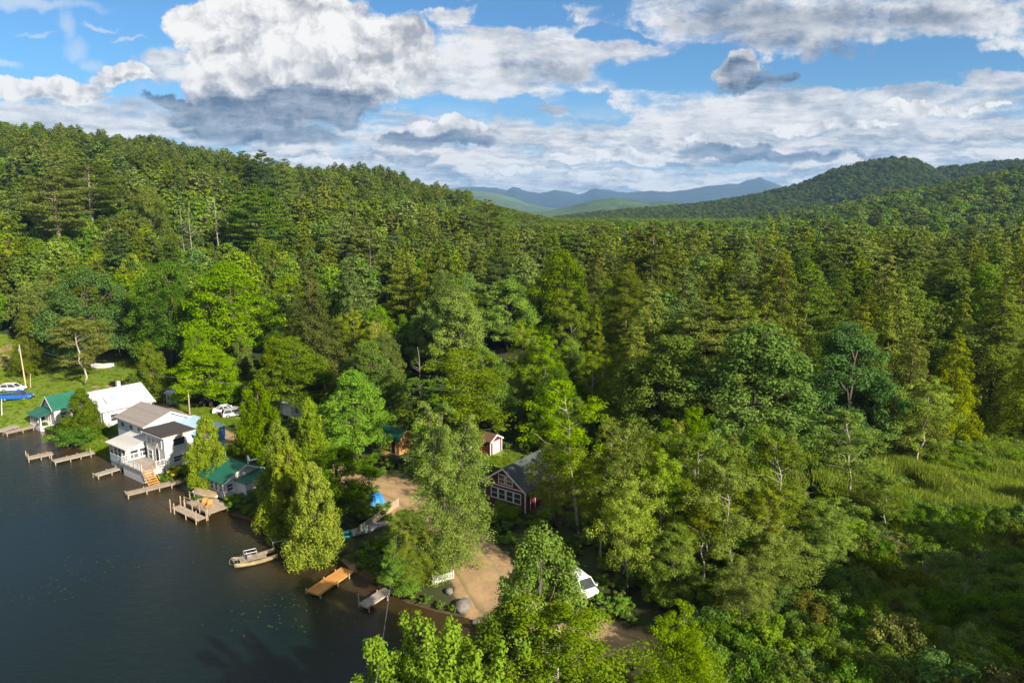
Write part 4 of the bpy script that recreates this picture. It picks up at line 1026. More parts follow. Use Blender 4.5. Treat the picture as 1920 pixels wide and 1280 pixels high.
def barrel():
    x, y, z = gp(707, 942); o = empty('covered_stack', (x, y, z), .4, 'pile under a bright blue tarpaulin next to the drive', 'tarpaulin')
    bm = bmesh.new(); bmesh.ops.create_grid(bm, x_segments=14, y_segments=14, size=1.1)
    for v in bm.verts:
        r_ = max(abs(v.co.x), abs(v.co.y)) / 1.1; v.co.z = 1.15 * (1 - r_ ** 4) + .10 * math.sin(v.co.x * 7 + v.co.y * 3) + .05 * math.sin(v.co.y * 11); v.co.x *= .8 + .12 * r_; v.co.y *= .8 + .12 * r_
    me = bpy.data.meshes.new('tarpaulin'); bm.to_mesh(me); bm.free(); me.materials.append(M['bluepl']); c = link('tarpaulin', me, o); c.modifiers.new('thick', 'SOLIDIFY').thickness = .02
    w = MB()
    for i in range(4): w.tube([(-.8, -.55 + i * .36, .16), (.8, -.55 + i * .36, .16)], .15, 7)
    w.each('log', M['post'], o)
barrel()
def black_heap():
    x, y, z = gp(742, 872); o = empty('garden_trailer', (x, y, z), AZ, 'black covered trailer in front of the honey-coloured shed', 'trailer'); lots(x, y, 1.6)
    b = MB().box(-1.2, 1.2, -.7, .7, .45, .95); b.build('box', M['black'], o, bevel=.05)
    c = MB().prism([(-.74, .955), (.74, .955), (.55, 1.3), (-.55, 1.35)], 'x', -1.24, 1.24); c.build('cover', M['black'], o, bevel=.06)
    for s in (-1, 1): wheel(o, 0, s * .85, .3, .18, s)
    MB().tube([(1.2, 0, .5), (2.1, 0, .42)], .05, 6).build('drawbar', M['metal'], o)
black_heap()
def white_boat():
    x, y, z = gp(194, 690); o = empty('covered_boat', (x, y, z), R(10), 'boat under a pale cover on the rear lawn', 'boat'); lots(x, y, 2.5)
    hull(4.8, 1.7, .8, M['white'], o, 'hull')
    c = MB(); n = 9
    for i in range(n):
        u = i / (n - 1); w = .86 * (1 - max(0, (u - .45) / .55) ** 2.2) + .03; x_ = -2.4 + 4.8 * u
        c.v += [(x_, -w, .80), (x_, -w * .55, 1.12), (x_, 0, 1.30 - .2 * u), (x_, w * .55, 1.12), (x_, w, .80)]
    for i in range(n - 1):
        for k in range(4): c.f.append((i * 5 + k, i * 5 + k + 1, i * 5 + 6 + k, i * 5 + 5 + k)); c.m.append(0)
    c.build('cover', M['palegrey'], o)
    f = MB()
    for s in (-1, 1): f.box(-1.6, 1.6, s * .5 - .05, s * .5 + .05, -.1, .12)
    f.each('cradle_beam', M['post'], o)
white_boat()

# ------------------------------------------------------------------ poles and wires
def pole(px, base, top_px, top, label, m='post', arm=True, r=.14, name='utility_pole', cat='utility pole'):
    x, y, z = gp(px, base); t = at_depth(top_px, top, y); h = t[2] - z
    o = empty(name, (x, y, z), 0, label, cat); lots(x, y, .8)
    MB().tube([(0, 0, -.5), ((t[0] - x) * .5, 0, h * .5), (t[0] - x, 0, h)], [r, r * .9, r * .75], 9).build('post', M[m], o)
    if arm:
        MB().tube([(t[0] - x, 0, h), (t[0] - x, 0, h + .28)], [.05, .04], 6).build('insulator', M['trim'], o)
        MB().tube([(t[0] - x, -.2, h - 1.3), (t[0] - x, -.2, h - .6)], .16, 8).build('fixture', M['metal'], o)
    return Vector((t[0], y, t[2] + .2))
P1 = pole(49, 727, 36, 648, 'pale leaning utility pole beside the white car and the blue pickup', 'dead')
P2 = pole(356, 777, 351, 712, 'brown utility pole beside the tiny pale shed', 'post')
P3 = pole(614, 785, 609, 713, 'grey utility pole rising from dark woods behind the pointed cedars', 'dead')
pole(57, 728, 57, 700, 'thin low post standing by the leaning utility pole', 'dead', False, .07, 'post', 'post')
pole(3, 778, 3, 748, 'white post at the edge of the lawn below the blue pickup', 'trim', False, .09, 'post', 'post')
P4 = pole(1047, 1108, 1047, 1062, 'weathered stump-like post with a white cap beside the parked van', 'dead', True, .16, 'utility_pole', 'post')
def wire(name, a, b, sag, label, r=.018):
    pts = [a + (b - a) * (i / 24) - Vector((0, 0, sag * 4 * (i / 24) * (1 - i / 24))) for i in range(25)]
    o = MB().tube([tuple(p) for p in pts], r, 5).build(name, M['cable'], None); tag(o, label, 'cable'); return o
wire('power_line', P1, P2, 1.0, 'cable from the leaning pole to the brown utility pole')
wire('power_line', P2, P3, 1.0, 'cable from the brown pole to the grey pole in the woods')
wire('power_line', Vector(at_depth(746, 985, 66)), Vector(at_depth(703, 1290, 33)), .5, 'single pale cable crossing the corner of the lake above the little grey dock', .02)
def marker(px, base, h, label):
    x, y, z = gp(px, base); o = empty('marker_post', (x, y, z), .3, label, 'post')
    MB().box(-.05, .05, -.05, .05, -.3, h).build('post', M['post'], o); MB().box(-.11, .11, -.075, -.052, h - .38, h + .05).build('plate', M['trim'], o)
marker(1465, 1282, .9, 'short post with a white plate at the bottom edge of the swamp')
marker(1360, 1204, .8, 'short post with a white plate beside the road in the swamp edge weeds')
# ------------------------------------------------------------------ foliage and bark
def leaf_mat(name, a, b, trans=0.28):
    m, nt, out = new_mat(name)
    oi = nt.nodes.new('ShaderNodeObjectInfo')
    at = nt.nodes.new('ShaderNodeAttribute'); at.attribute_name = 'tint'
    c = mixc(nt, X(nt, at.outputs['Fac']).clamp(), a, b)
    hs = nt.nodes.new('ShaderNodeHueSaturation'); nt.links.new(c, hs.inputs['Color'])
    r = X(nt, oi.outputs['Random'])
    r2 = (r * 7.31)._m('FRACT'); r3 = (r * 23.7)._m('FRACT')
    nt.links.new((r * 0.034 + 0.480).s, hs.inputs['Hue']); nt.links.new((r2 * 0.25 + 0.92).s, hs.inputs['Saturation']); nt.links.new((r3 * 0.70 + 0.68).s, hs.inputs['Value'])
    t = nt.nodes.new('ShaderNodeMix'); t.data_type = 'RGBA'; t.blend_type = 'MULTIPLY'; t.inputs[0].default_value = 1.0
    nt.links.new(hs.outputs[0], t.inputs[6]); nt.links.new(oi.outputs['Color'], t.inputs[7])
    d = nt.nodes.new('ShaderNodeBsdfDiffuse'); nt.links.new(t.outputs[2], d.inputs[0])
    tr = nt.nodes.new('ShaderNodeBsdfTranslucent'); nt.links.new(mixc(nt, 0.5, t.outputs[2], (0.10, 0.13, 0.01)), tr.inputs[0])
    mx = nt.nodes.new('ShaderNodeMixShader'); mx.inputs[0].default_value = trans
    nt.links.new(d.outputs[0], mx.inputs[1]); nt.links.new(tr.outputs[0], mx.inputs[2])
    nt.links.new(mx.outputs[0], out.inputs[0])
    return m
LEAF = dict(
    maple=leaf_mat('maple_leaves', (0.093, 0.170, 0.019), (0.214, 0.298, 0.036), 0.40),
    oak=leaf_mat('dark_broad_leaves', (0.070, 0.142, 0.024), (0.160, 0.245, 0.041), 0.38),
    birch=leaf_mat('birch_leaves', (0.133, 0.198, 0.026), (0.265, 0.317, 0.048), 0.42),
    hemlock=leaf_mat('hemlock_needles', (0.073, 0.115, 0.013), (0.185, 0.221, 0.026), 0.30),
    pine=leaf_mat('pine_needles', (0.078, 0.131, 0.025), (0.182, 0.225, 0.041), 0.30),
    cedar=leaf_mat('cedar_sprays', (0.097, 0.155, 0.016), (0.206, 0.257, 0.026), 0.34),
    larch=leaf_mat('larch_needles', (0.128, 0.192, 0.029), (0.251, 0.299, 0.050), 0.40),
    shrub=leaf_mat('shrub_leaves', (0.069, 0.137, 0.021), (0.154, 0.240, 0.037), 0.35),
    olive=leaf_mat('olive_shrub_leaves', (0.082, 0.098, 0.022), (0.160, 0.165, 0.037), 0.3), straw=leaf_mat('brown_shrub_twigs', (0.069, 0.050, 0.025), (0.138, 0.105, 0.050), 0.2),
    cloudshade=leaf_mat('cloud_shaded_leaves', (0.040, 0.057, 0.022), (0.083, 0.107, 0.034), 0.2),  # cloud shade on the far hill is put into this leaf colour
    reed=leaf_mat('marsh_grass_blades', (0.113, 0.198, 0.022), (0.279, 0.340, 0.054), 0.45),
    lime=leaf_mat('yellow_green_leaves', (0.106, 0.190, 0.022), (0.221, 0.318, 0.040), 0.42),
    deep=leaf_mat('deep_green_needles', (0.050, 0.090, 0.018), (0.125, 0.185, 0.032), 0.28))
BARK = dict(palepine=mat('pale_pine_bark', (0.34, 0.27, 0.20), 0.9, 0.1, 0.3, 5.0), grey=mat('grey_bark', (0.105, 0.088, 0.068), 0.9, 0.1, 0.4, 6.0), pale=mat('pale_birch_bark', (0.40, 0.36, 0.29), 0.8, 0.2, 0.45, 5.0),  # the tall pines have a paler bark colour of their own
            brown=mat('brown_bark', (0.13, 0.085, 0.055), 0.9, 0.1, 0.4, 6.0), dead=mat('bleached_dead_wood', (0.26, 0.22, 0.17), 0.9, 0.1, 0.35, 5.0), pinebark=mat('pine_bark', (0.15, 0.115, 0.085), 0.9, 0.1, 0.4, 5.0))

def unit(a): return a / (np.linalg.norm(a, axis=-1, keepdims=True) + 1e-9)
def cards(c, nrm, size, asp, g, t=None):
    """one bent diamond-shaped leaf (or spray) per row"""
    n = len(c); nrm = unit(nrm)
    t = unit(np.cross(nrm, g.normal(size=(n, 3)))) if t is None else unit(t - nrm * np.sum(t * nrm, 1, keepdims=True))
    b = np.cross(nrm, t); s = np.broadcast_to(np.asarray(size, float), (n,))[:, None]
    return np.stack([c - t * s * 0.5, c + b * s * asp * 0.5 + nrm * s * 0.10, c + t * s * 0.5, c - b * s * asp * 0.5 + nrm * s * 0.10], 1)
class Crown:
    def __init__(s): s.v = []; s.t = []
    def add(s, q, tint): s.v.append(q.reshape(-1, 3)); s.t.append(np.repeat(np.clip(tint, 0, 1), 4))
    def clump(s, c, rad, n, size, g, asp=0.6, up=0.6, tint=0.5, flat=1.0, t=None, shell=0.5, out=1.0):
        """n leaves through an ellipsoid at c"""
        n = max(int(n), 1)
        d = unit(g.normal(size=(n, 3))); r = (shell + (1 - shell) * g.random(n)) ** 0.7
        p = np.asarray(c) + d * r[:, None] * np.asarray(rad)
        nr = d * out + np.array([0, 0, up]) + g.normal(size=(n, 3)) * 0.45
        tt = None if t is None else np.broadcast_to(np.asarray(t, float), (n, 3)) + g.normal(size=(n, 3)) * 0.35
        s.add(cards(p, nr, size * (0.7 + 0.6 * g.random(n)), asp, g, tt), tint + g.normal(size=n) * 0.16)
    def mesh(s, name, m):
        v = np.concatenate(s.v); t = np.concatenate(s.t)
        me = fast_mesh(name, v, np.arange(len(v)).reshape(-1, 4), m); point_attr(me, 'tint', t); return me

def wobble(p0, p1, n, amp, g):
    p0, p1 = np.array(p0, float), np.array(p1, float)
    P = [p0 + (p1 - p0) * k / n + (g.normal(size=3) * amp if 0 < k < n else 0) for k in range(n + 1)]
    return P
LODS = dict(close=(4.6, 0.62), near=(3.5, 0.68), mid=(0.75, 1.55), far=(0.22, 2.9))
def grow_broad(H, RR, zb, g, lod, size=0.34, n=10500, lobes=19, squash=1.0, open_=0.0, top=0.55):
    k, sz = LODS[lod]; cr, wood = Crown(), MB()
    r0 = H * 0.016 + 0.04
    tp = wobble((0, 0, 0), (g.normal() * 0.3, g.normal() * 0.3, H * 0.82), 6, 0.10, g)
    wood.tube(tp, [r0 * (1 - 0.13 * i) for i in range(7)], 7 if lod in ('near', 'close') else 4)
    L = []
    for i in range(lobes):
        u = (i + 0.6) / lobes; z = zb + (H - zb) * (0.04 + 0.84 * u)
        env = (math.sin(math.pi * min(1, (0.16 + 0.84 * u) ** 0.9))) ** top
        a = i * 2.4 + g.normal() * 0.5; lr = RR * (0.50 - 0.16 * u) * (0.8 + 0.5 * g.random())
        rad = RR * env * (0.50 + 0.38 * g.random()) - lr * 0.30
        L.append((np.array([math.cos(a) * rad, math.sin(a) * rad, z]), lr))
    L.append((np.array([g.normal() * RR * 0.08, g.normal() * RR * 0.08, H - RR * 0.32]), RR * 0.34))
    tot = sum(l[1] ** 2 for l in L)
    for c, lr in L:
        tz = max(zb * 0.7, c[2] - lr * 1.3 - np.hypot(c[0], c[1]) * 0.45); tz = min(tz, H * 0.78)
        i = tz / (H * 0.82) * 6; q = tp[int(i)] * (1 - i % 1) + tp[min(int(i) + 1, 6)] * (i % 1)
        if lod != 'far': wood.tube(wobble(q, c, 3, 0.12, g), [r0 * 0.42, r0 * 0.30, r0 * 0.2, r0 * 0.08], 5 if lod in ('near', 'close') else 3)
        nc = max(5, int(20 * (0.5 + lr / RR))) if lod != 'far' else 6
        per = n * k * lr ** 2 / tot / nc
        tl = 0.5 + g.normal() * 0.13
        for _ in range(nc):
            d = unit(g.normal(size=3)); o = c * np.array([1, 1, 0]); o = o / (np.linalg.norm(o) + 1e-6)
            if d @ o < -0.45 or d[2] < -0.55: d = unit(d + o * 0.8 + np.array([0, 0, 0.7]))
            cc = c + d * lr * (0.62 + 0.42 * g.random()) * np.array([1, 1, 0.85 * squash]); rc = lr * (0.30 + 0.16 * g.random()) * (1 if lod != 'far' else 1.5)
            if lod in ('near', 'close') and g.random() < 0.6: wood.tube(wobble(c, cc, 2, 0.06, g), [r0 * 0.13, r0 * 0.09, r0 * 0.04], 3, cap=False)
            cr.clump(cc, (rc, rc, rc * 0.86), per * (0.6 + 0.8 * g.random()) * (1 - open_ * g.random()), size * sz, g, tint=tl + g.normal() * 0.12, up=0.75, shell=0.25)
    return cr, wood
def grow_hemlock(H, RR, zb, g, lod, size=0.30, n=9000, step=0.62, droop=0.28, pw=0.85, flat=0.28, ragged=0.35):
    k, sz = LODS[lod]; cr, wood = Crown(), MB()
    r0 = H * 0.013 + 0.03
    wood.tube([(0, 0, 0), (0.05, 0, H * 0.5), (0, 0, H * 0.93)], [r0, r0 * 0.5, 0.02], 6 if lod in ('near', 'close') else 4)
    st = step * (1 if lod in ('near', 'close') else 1.35 if lod == 'mid' else 2.4)
    zs = np.arange(zb, H - 0.3, st); B = []
    for z in zs:
        u = (z - zb) / (H - zb); nb = 6 if lod != 'far' else 5; a0 = g.random() * 6.28
        for j in range(nb):
            a = a0 + j * 6.28 / nb + g.normal() * 0.28
            Lb = RR * ((1 - u) ** pw * min(1.0, 0.55 + u * 3.2) + 0.035) * (1 - ragged + 2 * ragged * g.random() * 0.8)
            B.append((z + g.normal() * st * 0.3, a, max(Lb, 0.22)))
    tot = sum(b[2] ** 1.5 for b in B)
    for z, a, Lb in B:
        d = np.array([math.cos(a), math.sin(a), 0]); m_ = n * k * Lb ** 1.5 / tot
        if lod in ('near', 'close'): wood.tube([(0, 0, z), tuple(d * Lb * 0.8 + np.array([0, 0, z - droop * Lb * 0.8]))], [0.035, 0.01], 3, cap=False)
        q = max(1, int(m_ * 1.0)); s_ = 0.22 + 0.80 * g.random(q) ** 0.7
        side = np.array([-d[1], d[0], 0]); wdt = Lb * 0.34 * (1.15 - s_) + 0.08
        p = np.array([0, 0, z]) + d * (s_ * Lb)[:, None] + side * (g.normal(size=q) * wdt * 0.7)[:, None]
        p[:, 2] += -droop * Lb * s_ ** 1.5 + g.normal(size=q) * Lb * 0.09 * flat * 3
        nr = np.array([0, 0, 1.0]) + d * 0.55 + g.normal(size=(q, 3)) * 0.55
        t = d * 1.0 + side * (g.normal(size=q) * 0.8)[:, None] - np.array([0, 0, droop])
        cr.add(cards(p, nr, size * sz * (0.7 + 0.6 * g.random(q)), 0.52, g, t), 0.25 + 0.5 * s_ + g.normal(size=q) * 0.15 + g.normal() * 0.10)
    return cr, wood
def grow_pine(H, RR, zb, g, lod, size=0.46, n=9500):
    k, sz = LODS[lod]; cr, wood = Crown(), MB()
    r0 = H * 0.014 + 0.04; lean = g.normal(size=2) * 0.25
    wood.tube([(0, 0, 0), (lean[0] * .4, lean[1] * .4, H * 0.5), (lean[0], lean[1], H * 0.97)], [r0, r0 * 0.65, 0.03], 7 if lod in ('near', 'close') else 4)
    z = zb; B = []
    while z < H - 0.4:
        u = (z - zb) / (H - zb); nb = 5 if u < 0.8 else 4; a0 = g.random() * 6.28
        for j in range(nb):
            if g.random() < 0.10: continue
            Lb = RR * (min(1.0, 0.45 + u * 1.6) * (1 - u ** 2.2) * (0.62 + 0.55 * g.random()) + 0.10)
            B.append((z + g.normal() * 0.2, a0 + j * 6.28 / nb + g.normal() * 0.25, Lb, u))
        z += 1.25 - 0.55 * u + 0.2 * g.random()
    tot = sum(b[2] ** 1.4 for b in B)
    for z, a, Lb, u in B:
        d = np.array([math.cos(a), math.sin(a), 0.0]); rise = 0.10 + 0.5 * u
        tip = d * Lb + np.array([lean[0] * z / H, lean[1] * z / H, z + rise * Lb])
        if lod != 'far': wood.tube([(lean[0] * z / H, lean[1] * z / H, z), tuple(tip)], [0.06 * r0 / 0.3 + 0.02, 0.015], 3, cap=False)
        m_ = n * k * Lb ** 1.4 / tot; nc = 5 if lod in ('near', 'close') else 3 if lod == 'mid' else 2
        for q in range(nc):
            f = 0.38 + 0.66 * (q + 0.5) / nc; rc = Lb * 0.21 * (1.2 - 0.4 * f) + 0.16
            side = np.array([-d[1], d[0], 0]) * g.normal() * Lb * 0.16
            c = np.array([lean[0] * z / H, lean[1] * z / H, z]) + d * Lb * f + np.array([0, 0, rise * Lb * f]) + side
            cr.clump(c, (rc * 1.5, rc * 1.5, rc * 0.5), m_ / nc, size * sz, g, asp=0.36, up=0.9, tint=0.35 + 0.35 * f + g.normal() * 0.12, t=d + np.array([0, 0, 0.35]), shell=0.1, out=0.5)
    return cr, wood
def grow_cedar(H, RR, zb, g, lod, size=0.34, n=11000, fat=0.52):
    k, sz = LODS[lod]; cr, wood = Crown(), MB()
    r0 = H * 0.016 + 0.05
    for q in range(2): wood.tube([(q * 0.2, 0, 0), (q * 0.3, 0.1, H * 0.5), (q * 0.2, 0, H * 0.92)], [r0, r0 * 0.6, 0.03], 5 if lod in ('near', 'close') else 3)
    nc = 190 if lod in ('near', 'close') else 90 if lod == 'mid' else 26
    ph = g.random(6) * 6.28
    for i in range(nc):
        u = ((i + g.random()) / nc) ** 1.25; z = zb + (H - zb) * u * 0.97; a = g.random() * 6.28
        env = RR * (1 - u) ** fat * min(1, 0.62 + u * 3.0) * (1 + 0.20 * math.sin(3 * a + ph[0] + z * 0.7) + 0.16 * math.sin(6 * a + ph[1] - z * 1.3))
        rad = env * (0.62 + 0.40 * g.random()); rc = RR * (0.22 + 0.10 * g.random()) * (1.1 - 0.6 * u) * (1 if lod != 'far' else 1.6)
        d = np.array([math.cos(a), math.sin(a), 0])
        cr.clump(d * rad + np.array([0, 0, z]), (rc, rc, rc * 1.55), n * k / nc * (1.3 - 0.8 * u), size * sz, g, asp=0.45, up=0.25, tint=0.5 + g.normal() * 0.15 + 0.1 * u, t=np.array([0, 0, 1.0]) + d * 0.6, shell=0.3)
    return cr, wood
def grow_birch(H, RR, zb, g, lod, size=0.24, n=5200, stems=1, leafy=1.0):
    k, sz = LODS[lod]; cr, wood = Crown(), MB()
    for s_ in range(stems):
        bx, by = (g.normal() * 0.5, g.normal() * 0.5) if stems > 1 else (0, 0)
        tx, ty = bx * 3 + g.normal() * 0.5, by * 3 + g.normal() * 0.5
        hh = H * (1 - 0.16 * g.random() * (s_ > 0)); r0 = 0.055 + H * 0.0050
        tp = wobble((bx, by, 0), (tx, ty, hh * 0.97), 8, 0.13, g)
        wood.tube(tp, [r0 * (1 - 0.115 * i) for i in range(9)], 6 if lod in ('near', 'close') else 4)
        nb = int(26 / stems ** 0.5) if lod != 'far' else 8
        for i in range(nb):
            u = (i + g.random()) / nb; z = zb + (hh * 0.95 - zb) * u; f = z / (hh * 0.97) * 8
            q = tp[min(int(f), 8)] * (1 - f % 1) + tp[min(int(f) + 1, 8)] * (f % 1)
            a = g.random() * 6.28; Lb = RR * (math.sin(math.pi * min(1, 0.22 + 0.76 * u)) ** 0.7) * (0.6 + 0.5 * g.random()) + 0.25
            d = np.array([math.cos(a), math.sin(a), 0.55 + 0.5 * g.random()])
            tip = q + d * Lb
            if lod != 'far': wood.tube(wobble(q, tip, 3, 0.08 * Lb * 0.5, g), [r0 * 0.30, r0 * 0.2, r0 * 0.12, 0.012], 3, cap=False)
            nc = 5 if lod in ('near', 'close') else 3 if lod == 'mid' else 2
            for j in range(nc):
                fj = 0.35 + 0.72 * (j + 0.5) / nc; rc = 0.20 * Lb + 0.22
                c = q + d * Lb * fj + g.normal(size=3) * rc * 0.8
                cr.clump(c, (rc, rc, rc * 0.8), n * k * leafy / nb / nc / stems, size * sz, g, asp=0.65, up=0.45, tint=0.45 + g.normal() * 0.17, shell=0.1)
    return cr, wood
def grow_larch(H, RR, zb, g, lod, size=0.30, n=12000):
    """soft feathery crown of several leaders with drooping sprays"""
    k, sz = LODS[lod]; cr, wood = Crown(), MB()
    r0 = 0.12 + H * 0.012
    for s_ in range(5):
        a = s_ * 1.26 + g.normal() * 0.3; sp = RR * (0.28 + 0.36 * g.random()) * (s_ > 0); hh = H * (1 - 0.34 * g.random() * (s_ > 0))
        tp = wobble((0.1 * math.cos(a), 0.1 * math.sin(a), 0), (sp * math.cos(a), sp * math.sin(a), hh), 5, 0.15, g)
        wood.tube(tp, [r0 * (0.8 - 0.14 * i) for i in range(6)], 5)
        nb = 34 if lod in ('near', 'close') else 16
        for i in range(nb):
            u = (i + g.random()) / nb; z = zb + (hh - zb) * u; f = z / hh * 5; q = tp[min(int(f), 5)] * (1 - f % 1) + tp[min(int(f) + 1, 5)] * (f % 1)
            b = a * (s_ > 0) + g.normal() * (1.1 if s_ else 3); Lb = RR * math.sin(math.pi * min(1, 0.30 + 0.68 * u)) ** 0.8 * (0.40 + 0.42 * g.random()) + 0.35
            d = np.array([math.cos(b), math.sin(b), 0.25]); mid = q + d * Lb * 0.7; tip = mid + np.array([d[0] * Lb * 0.25, d[1] * Lb * 0.25, -Lb * 0.14])
            if lod in ('near', 'close'): wood.tube([q, mid, tip], [0.03, 0.02, 0.008], 3, cap=False)
            for j in range(4):
                fj = 0.25 + 0.25 * j; c = q + (mid - q) * min(1, fj / 0.7) if fj < 0.7 else mid + (tip - mid) * (fj - 0.7) / 0.3
                rc = 0.15 * Lb + 0.18
                cr.clump(c - np.array([0, 0, rc * 0.2]), (rc * 1.1, rc * 1.1, rc * 0.8), n * k / nb / 20, size * sz, g, asp=0.34, up=0.5, tint=0.45 + g.normal() * 0.15, t=np.array([d[0], d[1], -0.25]), shell=0.1, out=0.7)
    return cr, wood
def grow_leaders(H, RR, zb, g, lod, size=0.155, n=52000, leaders=40):
    """young maple: a bouquet of upright leafy leaders"""
    cr, wood = Crown(), MB()
    wood.tube([(0, 0, 0), (0, 0, zb)], [0.15, 0.12], 7)
    for i in range(leaders):
        a = i * 2.4 + g.normal() * 0.2; f = math.sqrt((i + 0.5) / leaders); rad = RR * f * (0.78 + 0.30 * g.random())
        hh = H * (1 - 0.36 * f ** 1.6) * (0.80 + 0.22 * g.random()) if i else H
        base = np.array([math.cos(a) * rad * 0.12, math.sin(a) * rad * 0.12, zb * (0.7 + 0.3 * g.random())]); tip = np.array([math.cos(a) * rad, math.sin(a) * rad, hh])
        mid = base * 0.45 + tip * 0.55 + np.array([math.cos(a), math.sin(a), 0]) * rad * 0.12
        P = [base, (base + mid) / 2 + np.array([math.cos(a), math.sin(a), 0]) * rad * 0.10, mid, tip]
        wood.tube(P, [0.07, 0.055, 0.035, 0.01], 5)
        L = np.linalg.norm(tip - mid) + np.linalg.norm(mid - base); m_ = int(n / leaders)
        t = 0.16 + 0.84 * g.random(m_) ** 0.75
        p = np.stack([np.interp(t, [0, .27, .55, 1], [q[j] for q in P]) for j in range(3)], 1)
        rr_ = (0.10 + 0.50 * np.sin(np.pi * np.clip(1.02 - t, 0, 1) ** 0.8) ** 0.8) * (RR / 4.2) * (0.6 + 0.5 * np.sin(t * 34 + i) ** 2)
        d = unit(g.normal(size=(m_, 3)) * np.array([1, 1, 0.4])); p = p + d * (rr_ * np.sqrt(g.random(m_)))[:, None]
        nr = d * 0.6 + np.array([0, 0, 0.8]) + g.normal(size=(m_, 3)) * 0.4
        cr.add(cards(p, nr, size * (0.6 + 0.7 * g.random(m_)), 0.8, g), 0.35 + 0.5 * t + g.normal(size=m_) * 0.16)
        for _ in range(5):
            u = 0.3 + 0.6 * g.random(); q = np.array([np.interp(u, [0, .27, .55, 1], [w[j] for w in P]) for j in range(3)])
            d2 = np.array([*(g.normal(size=2) * 0.35), 0.45]) * RR / 4.2 * 1.5
            wood.tube([q, q + d2], [0.02, 0.006], 3, cap=False); cr.clump(q + d2, np.array([.28, .28, .5]) * RR / 4.2, m_ / 9, size, g, asp=0.8, up=0.7, tint=0.55, shell=0.1)
    return cr, wood
def grow_shrub(H, RR, zb, g, lod, size=0.22, n=2600, bare=False):
    k, sz = LODS[lod]; cr, wood = Crown(), MB()
    ns = 9 if lod in ('near', 'close') else 5
    for i in range(ns):
        a = i * 2.4; f = math.sqrt((i + .5) / ns); tip = np.array([math.cos(a) * RR * f * 0.85, math.sin(a) * RR * f * 0.85, H * (1 - 0.45 * f * f) * (0.8 + 0.25 * g.random())])
        wood.tube(wobble((0.1 * math.cos(a), 0.1 * math.sin(a), -0.2), tip, 4, 0.10, g), [0.045, 0.035, 0.028, 0.018, 0.006], 3, cap=False)
        for j in range(7 if bare else 2):
            q = tip * (0.45 + 0.4 * g.random()); wood.tube([q, q + np.array([g.normal() * 0.5, g.normal() * 0.5, 0.6 + 0.4 * g.random()]) * H * 0.2], [0.018, 0.005], 3, cap=False)
        for j in range(4):
            c = tip * (0.55 + 0.45 * (j + 0.5) / 4) + g.normal(size=3) * RR * 0.14; rc = RR * 0.26
            cr.clump(c, (rc, rc, rc * 0.75), n * k / ns / 4 * (0.06 if bare else 1), size * sz, g, asp=0.55, up=0.5, tint=0.45 + g.normal() * 0.2, shell=0.1)
    return cr, wood
def grow_snag(H, RR, zb, g, lod, **kw):
    cr, wood = Crown(), MB()
    tp = wobble((0, 0, 0), (g.normal() * 0.4, g.normal() * 0.4, H), 5, 0.12, g)
    wood.tube(tp, [0.18, 0.15, 0.12, 0.09, 0.06, 0.03], 6)
    for i in range(9):
        f = 1.5 + 3.3 * g.random(); q = tp[int(f)] * (1 - f % 1) + tp[int(f) + 1] * (f % 1); a = g.random() * 6.28; L = RR * (0.3 + 0.8 * g.random())
        wood.tube(wobble(q, q + np.array([math.cos(a) * L, math.sin(a) * L, L * 0.7]), 2, 0.08, g), [0.06, 0.04, 0.012], 4)
    return None, wood
# kind: (grower, natural height, crown radius, bare stem, leaves, bark, spread of seeds, extra)
KINDS = dict(
    maple=(grow_broad, 16, 4.6, 2.2, 'maple', 'grey', 5, {}),
    oak=(grow_broad, 16, 5.2, 2.2, 'oak', 'grey', 3, dict(lobes=20, squash=0.85, top=0.5, size=0.36)),
    birch=(grow_birch, 16, 2.7, 4.5, 'birch', 'pale', 3, dict(leafy=0.85)),
    thicket=(grow_birch, 13, 3.2, 2.6, 'birch', 'grey', 2, dict(stems=4, n=6500)),
    hemlock=(grow_hemlock, 18, 4.5, 1.2, 'hemlock', 'brown', 5, {}),
    spruce=(grow_hemlock, 16, 2.9, 0.8, 'hemlock', 'brown', 1, dict(droop=0.42, pw=1.0, ragged=0.2, n=7500)),
    pine=(grow_pine, 23, 5.0, 6.5, 'pine', 'pinebark', 4, {}),
    tallpine=(grow_pine, 23, 4.6, 10.5, 'pine', 'palepine', 1, dict(n=6500)),
    cedar=(grow_cedar, 11, 2.7, 0.3, 'cedar', 'brown', 2, {}),
    larch=(grow_larch, 14, 4.6, 0.8, 'larch', 'grey', 1, {}),
    leaders=(grow_leaders, 11, 5.2, 1.6, 'maple', 'grey', 1, {}),
    shrub=(grow_shrub, 2.6, 1.9, 0, 'shrub', 'grey', 2, {}),
    bare=(grow_shrub, 3.6, 2.2, 0, 'shrub', 'dead', 1, dict(bare=True)),
    snag=(grow_snag, 13, 2.0, 0, 'oak', 'dead', 2, {}))
TREE = {}
def tree_meshes(kind, seed, lod):
    key = (kind, seed, lod)
    if key not in TREE:
        f, H, RR, zb, lf, bk, _, kw = KINDS[kind]
        g = np.random.default_rng(abs(hash((len(kind), ord(kind[0]), ord(kind[-1]), seed))) % 99991)
        cr, wood = f(H, RR, zb, g, lod, **kw)
        tm = wood.mesh(kind + '_trunk', [BARK[bk]]); tm.polygons.foreach_set('use_smooth', np.ones(len(tm.polygons), bool))
        lf = {('maple', 2): 'lime', ('hemlock', 2): 'deep', ('pine', 2): 'deep', ('birch', 1): 'lime'}.get((kind, seed), lf)
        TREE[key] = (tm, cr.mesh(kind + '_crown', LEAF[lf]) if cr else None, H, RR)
    return TREE[key]
